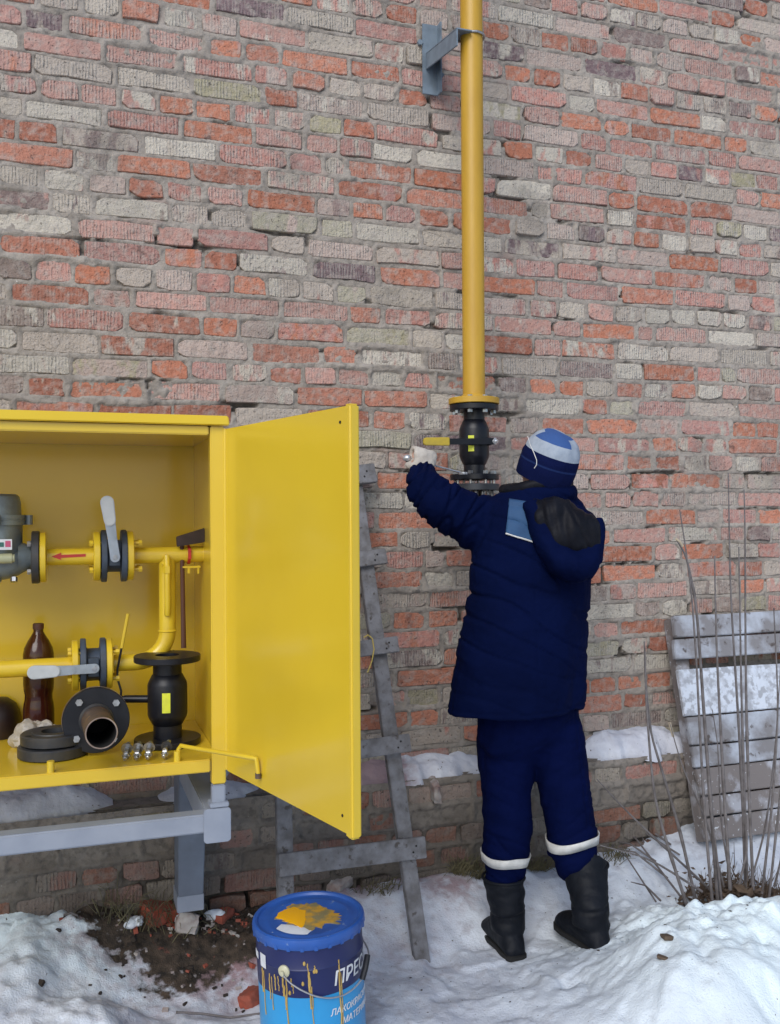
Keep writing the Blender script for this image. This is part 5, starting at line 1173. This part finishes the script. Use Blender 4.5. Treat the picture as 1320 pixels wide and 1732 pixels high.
def leafq(mb, c, s_):
    a = Vector((rs.uniform(-1, 1), rs.uniform(-1, 1), rs.uniform(-.6, .6))).normalized(); b2 = a.cross(Vector((rs.uniform(-1, 1), rs.uniform(-1, 1), rs.uniform(-1, 1)))).normalized(); n2 = a.cross(b2)
    mb.add([c-a*s_, c+b2*s_*.45+n2*s_*.25, c+a*s_, c-b2*s_*.45+n2*s_*.25, c], [(0, 1, 4), (1, 2, 4), (2, 3, 4), (3, 0, 4)])
for k in range(1500):
    u = rs.gauss(1262, 42); v = rs.gauss(1518, 14); q = G(u, v, .09); x, y = q.x, q.y
    if abs(x-shb.x) > .34: continue
    leafq(m, Vector((x, y, gh(x, y)+rs.uniform(-.005, .075)*(1-min(1, abs(x-shb.x)/.36)))), rs.uniform(.008, .02)*(1.7 if k % 6 == 0 else 1))
for k in range(260):
    q = G(rs.gauss(1262, 38), rs.gauss(1515, 12), .09); z = gh(q.x, q.y); t = Vector((rs.uniform(-.06, .06), rs.uniform(-.05, .05), rs.uniform(.03, .13))); m.tube([Vector((q.x, q.y, z-.01)), Vector((q.x, q.y, z))+t*.5, Vector((q.x, q.y, z))+t], [.002, .0016, .0008], 4)
o = m.build('leaf_litter', LEAF, None, ang=None); tag(o, 'dead brown leaves and dry stalks around the foot of the shrub', 'dead leaves', kind='stuff')
# ================================================================== GRASS TUFTS, RUBBLE, CLUMPS
def tuft(u, v, n, hgt, spread, label, seed, z=0.0):
    rs = random.Random(seed); c = onground(u, v); m = MB(); z0 = gh(c.x, c.y)
    for k in range(n):
        a = rs.uniform(0, 2*PI); r_ = rs.random()**.5*spread; q = Vector((c.x+math.cos(a)*r_, min(c.y+math.sin(a)*r_*.5, -.14), 0)); q.z = gh(q.x, q.y)-.005
        l = Vector((rs.gauss(0, .5), rs.gauss(-.15, .35), rs.uniform(.3, 1))).normalized()*hgt*rs.uniform(.4, 1); mid = q+l*.55+Vector((0, 0, .12*hgt)); e = q+l-Vector((0, 0, .25*hgt*rs.random()))
        m.tube([q, mid, e], [.0016, .0013, .0005], 3)
    o = m.build('grass_tuft', GRASS, None, ang=None); tag(o, label, 'grass', kind='stuff')
tuft(235, 1555, 90, .17, .13, 'dry grass stalks on the dark soil under the cabinet', 1)
tuft(300, 1590, 60, .10, .16, 'short dry grass among the brick rubble', 2)
tuft(795, 1480, 150, .12, .07, 'dry grass clump left of the standing man at the wall foot', 3)
tuft(905, 1470, 90, .10, .06, 'small grass clump at the wall foot between the legs of the man', 4)
tuft(1040, 1455, 50, .09, .08, 'thin dry grass at the wall foot right of the man', 5)
tuft(640, 1505, 50, .08, .08, 'dead grass at the wall foot behind the ladder', 6)
def lump(name, u, v, sx, sy, sz, mt, label, cat, seed, rough=.25, z=None, blocky=True, kind=None):
    c = onground(u, v) if z is None else G(u, v, z); c.z = gh(c.x, c.y) if z is None else c.z; m = MB()
    m.box((0, 0, 0), (sx, sy, sz)); me = m.mesh(name); bm = bmesh.new(); bm.from_mesh(me); bmesh.ops.subdivide_edges(bm, edges=bm.edges, cuts=9, use_grid_fill=True); bm.to_mesh(me); bm.free()
    a = vget(me); rs = random.Random(seed); R3 = (Matrix.Rotation(rs.uniform(0, PI), 3, 'Z') @ Matrix.Rotation(rs.uniform(-.35, .35), 3, 'X') @ Matrix.Rotation(rs.uniform(-.3, .3), 3, 'Y'))
    sph = .35 if blocky else .85
    for i, p in enumerate(a):
        p = Vector(p); q = Vector((p.x/sx*2, p.y/sy*2, p.z/sz*2)); ql = q.normalized(); q2 = q.lerp(Vector((ql.x, ql.y, ql.z)), sph); p = Vector((q2.x*sx/2, q2.y*sy/2, q2.z*sz/2))
        p *= 1+rough*mn.noise(p*28+Vector((seed, 0, 0)))+rough*.5*mn.noise(p*70+Vector((seed, 3, 0))); a[i] = R3 @ p + c+Vector((0, 0, sz*.32))
    vset(me, a); me.materials.append(mt); o = link(name, me, None, 50); tag(o, label, cat, kind=kind); return o
lump('brick_rubble', 268, 1590, .11, .09, .065, BRKR, 'reddish brick chunk lying on the soil just below the stand leg', 'brick piece', 1)
lump('mortar_rubble', 318, 1578, .075, .07, .07, BRKW, 'pale mortar lump beside the red brick chunk under the stand leg', 'mortar lump', 2)
lump('brick_rubble', 378, 1612, .075, .05, .03, BRKR, 'small flat red brick chip left of the paint bucket', 'brick piece', 3)
lump('brick_rubble', 424, 1668, .07, .06, .045, BRKR, 'orange-red broken brick end touching the left of the paint bucket', 'brick piece', 4)
lump('snow_clump', 303, 1597, .035, .03, .032, SNOWC, 'small round white snow ball on the rubble under the cabinet', 'snow clump', 5, blocky=False)
lump('snow_clump', 366, 1590, .07, .045, .035, SNOWC, 'white snow clump between the stand leg and the bucket', 'snow clump', 6, blocky=False, rough=.5)
lump('snow_clump', 230, 1634, .06, .05, .035, SNOWC, 'little snow clump at the edge of the dark soil', 'snow clump', 7, blocky=False, rough=.5)
lump('stone', 575, 1500, .08, .06, .045, BRKW, 'pale stone on the ground behind the lid of the bucket', 'stone', 8)
lump('stone', 735, 1335, .10, .03, .075, BRKW, 'pale rounded stone stuck in the plinth below the ledge snow', 'stone', 9, z=.33)
bpy.data.objects['stone.001'].location = P(735, 1335, YP-.01)-Vector(np.mean(vget(bpy.data.objects['stone.001'].data), axis=0).tolist())
m = MB(); rs = random.Random(9)
for k in range(420):
    u = rs.gauss(310, 80); v = rs.gauss(1600, 34); q = onground(u, v)
    if q.y > -.15: continue
    q.z = gh(q.x, q.y)+.002; s_ = rs.uniform(.003, .009)*(1.6 if rs.random() < .1 else 1); m.box(q, (s_*2, s_*rs.uniform(.8, 1.6), s_*1.1), Matrix.Rotation(rs.random()*3, 3, 'Z') @ Matrix.Rotation(rs.uniform(-.6, .6), 3, 'X'), mi=rs.choice((0, 0, 0, 0, 1, 2)))
o = m.build('ground_debris', [mat('dark_soil_crumbs', (.035, .026, .02), .9), BRKW, BRKR], None, ang=None); tag(o, 'crumbs of soil, brick and mortar scattered below the cabinet', 'debris', kind='stuff')
m = MB(); 
for k in range(230):
    u = rs.uniform(560, 1320); v = 1470+260*rs.random(); q = G(u, v); 
    if q.y > -.2: continue
    q.z = gh(q.x, q.y)+.001; s_ = rs.uniform(.001, .0022)*(2.0 if rs.random() < .12 else 1); m.ball(q, (s_*1.6, s_, s_*.5), Matrix.Rotation(rs.random()*3, 3, 'Z'), 5)
o = m.build('snow_specks', bpy.data.materials['dark_soil_crumbs'], None, ang=None); tag(o, 'tiny dark specks of dirt strewn over the trodden snow', 'debris', kind='stuff')
def stick(pl, r_, label):
    pts = []
    for u, v in pl: q = G(u, v); q.z = gh(q.x, q.y)+r_*1.2; pts.append(q)
    m = MB(); m.tube(pts, [r_*(1-.3*i/len(pts)) for i in range(len(pts))], 6); o = m.build('twig', STEM, None); tag(o, label, 'twig')
stick([(298, 1712), (340, 1709), (390, 1706), (442, 1707)], .0035, 'long thin pale twig lying on the snow left of the bucket')
stick([(110, 1648), (122, 1656), (132, 1655)], .0045, 'short dark twig on the snow below the cabinet')
stick([(0, 1625), (6, 1645), (12, 1662)], .0025, 'thin grass-like twig on the snow at the left edge')
lump('dark_leaf', 1128, 1600, .03, .03, .012, LEAF, 'small dark dead leaf on the snow in front of the fallen twigs', 'leaf', 12)
lump('dark_leaf', 1122, 1668, .02, .03, .008, LEAF, 'tiny dark leaf on the fresh snow heap', 'leaf', 13)
print('OBJECTS', len(bpy.data.objects), 'TRIS', sum(len(o.data.polygons) for o in bpy.data.objects if o.type == 'MESH')*2)
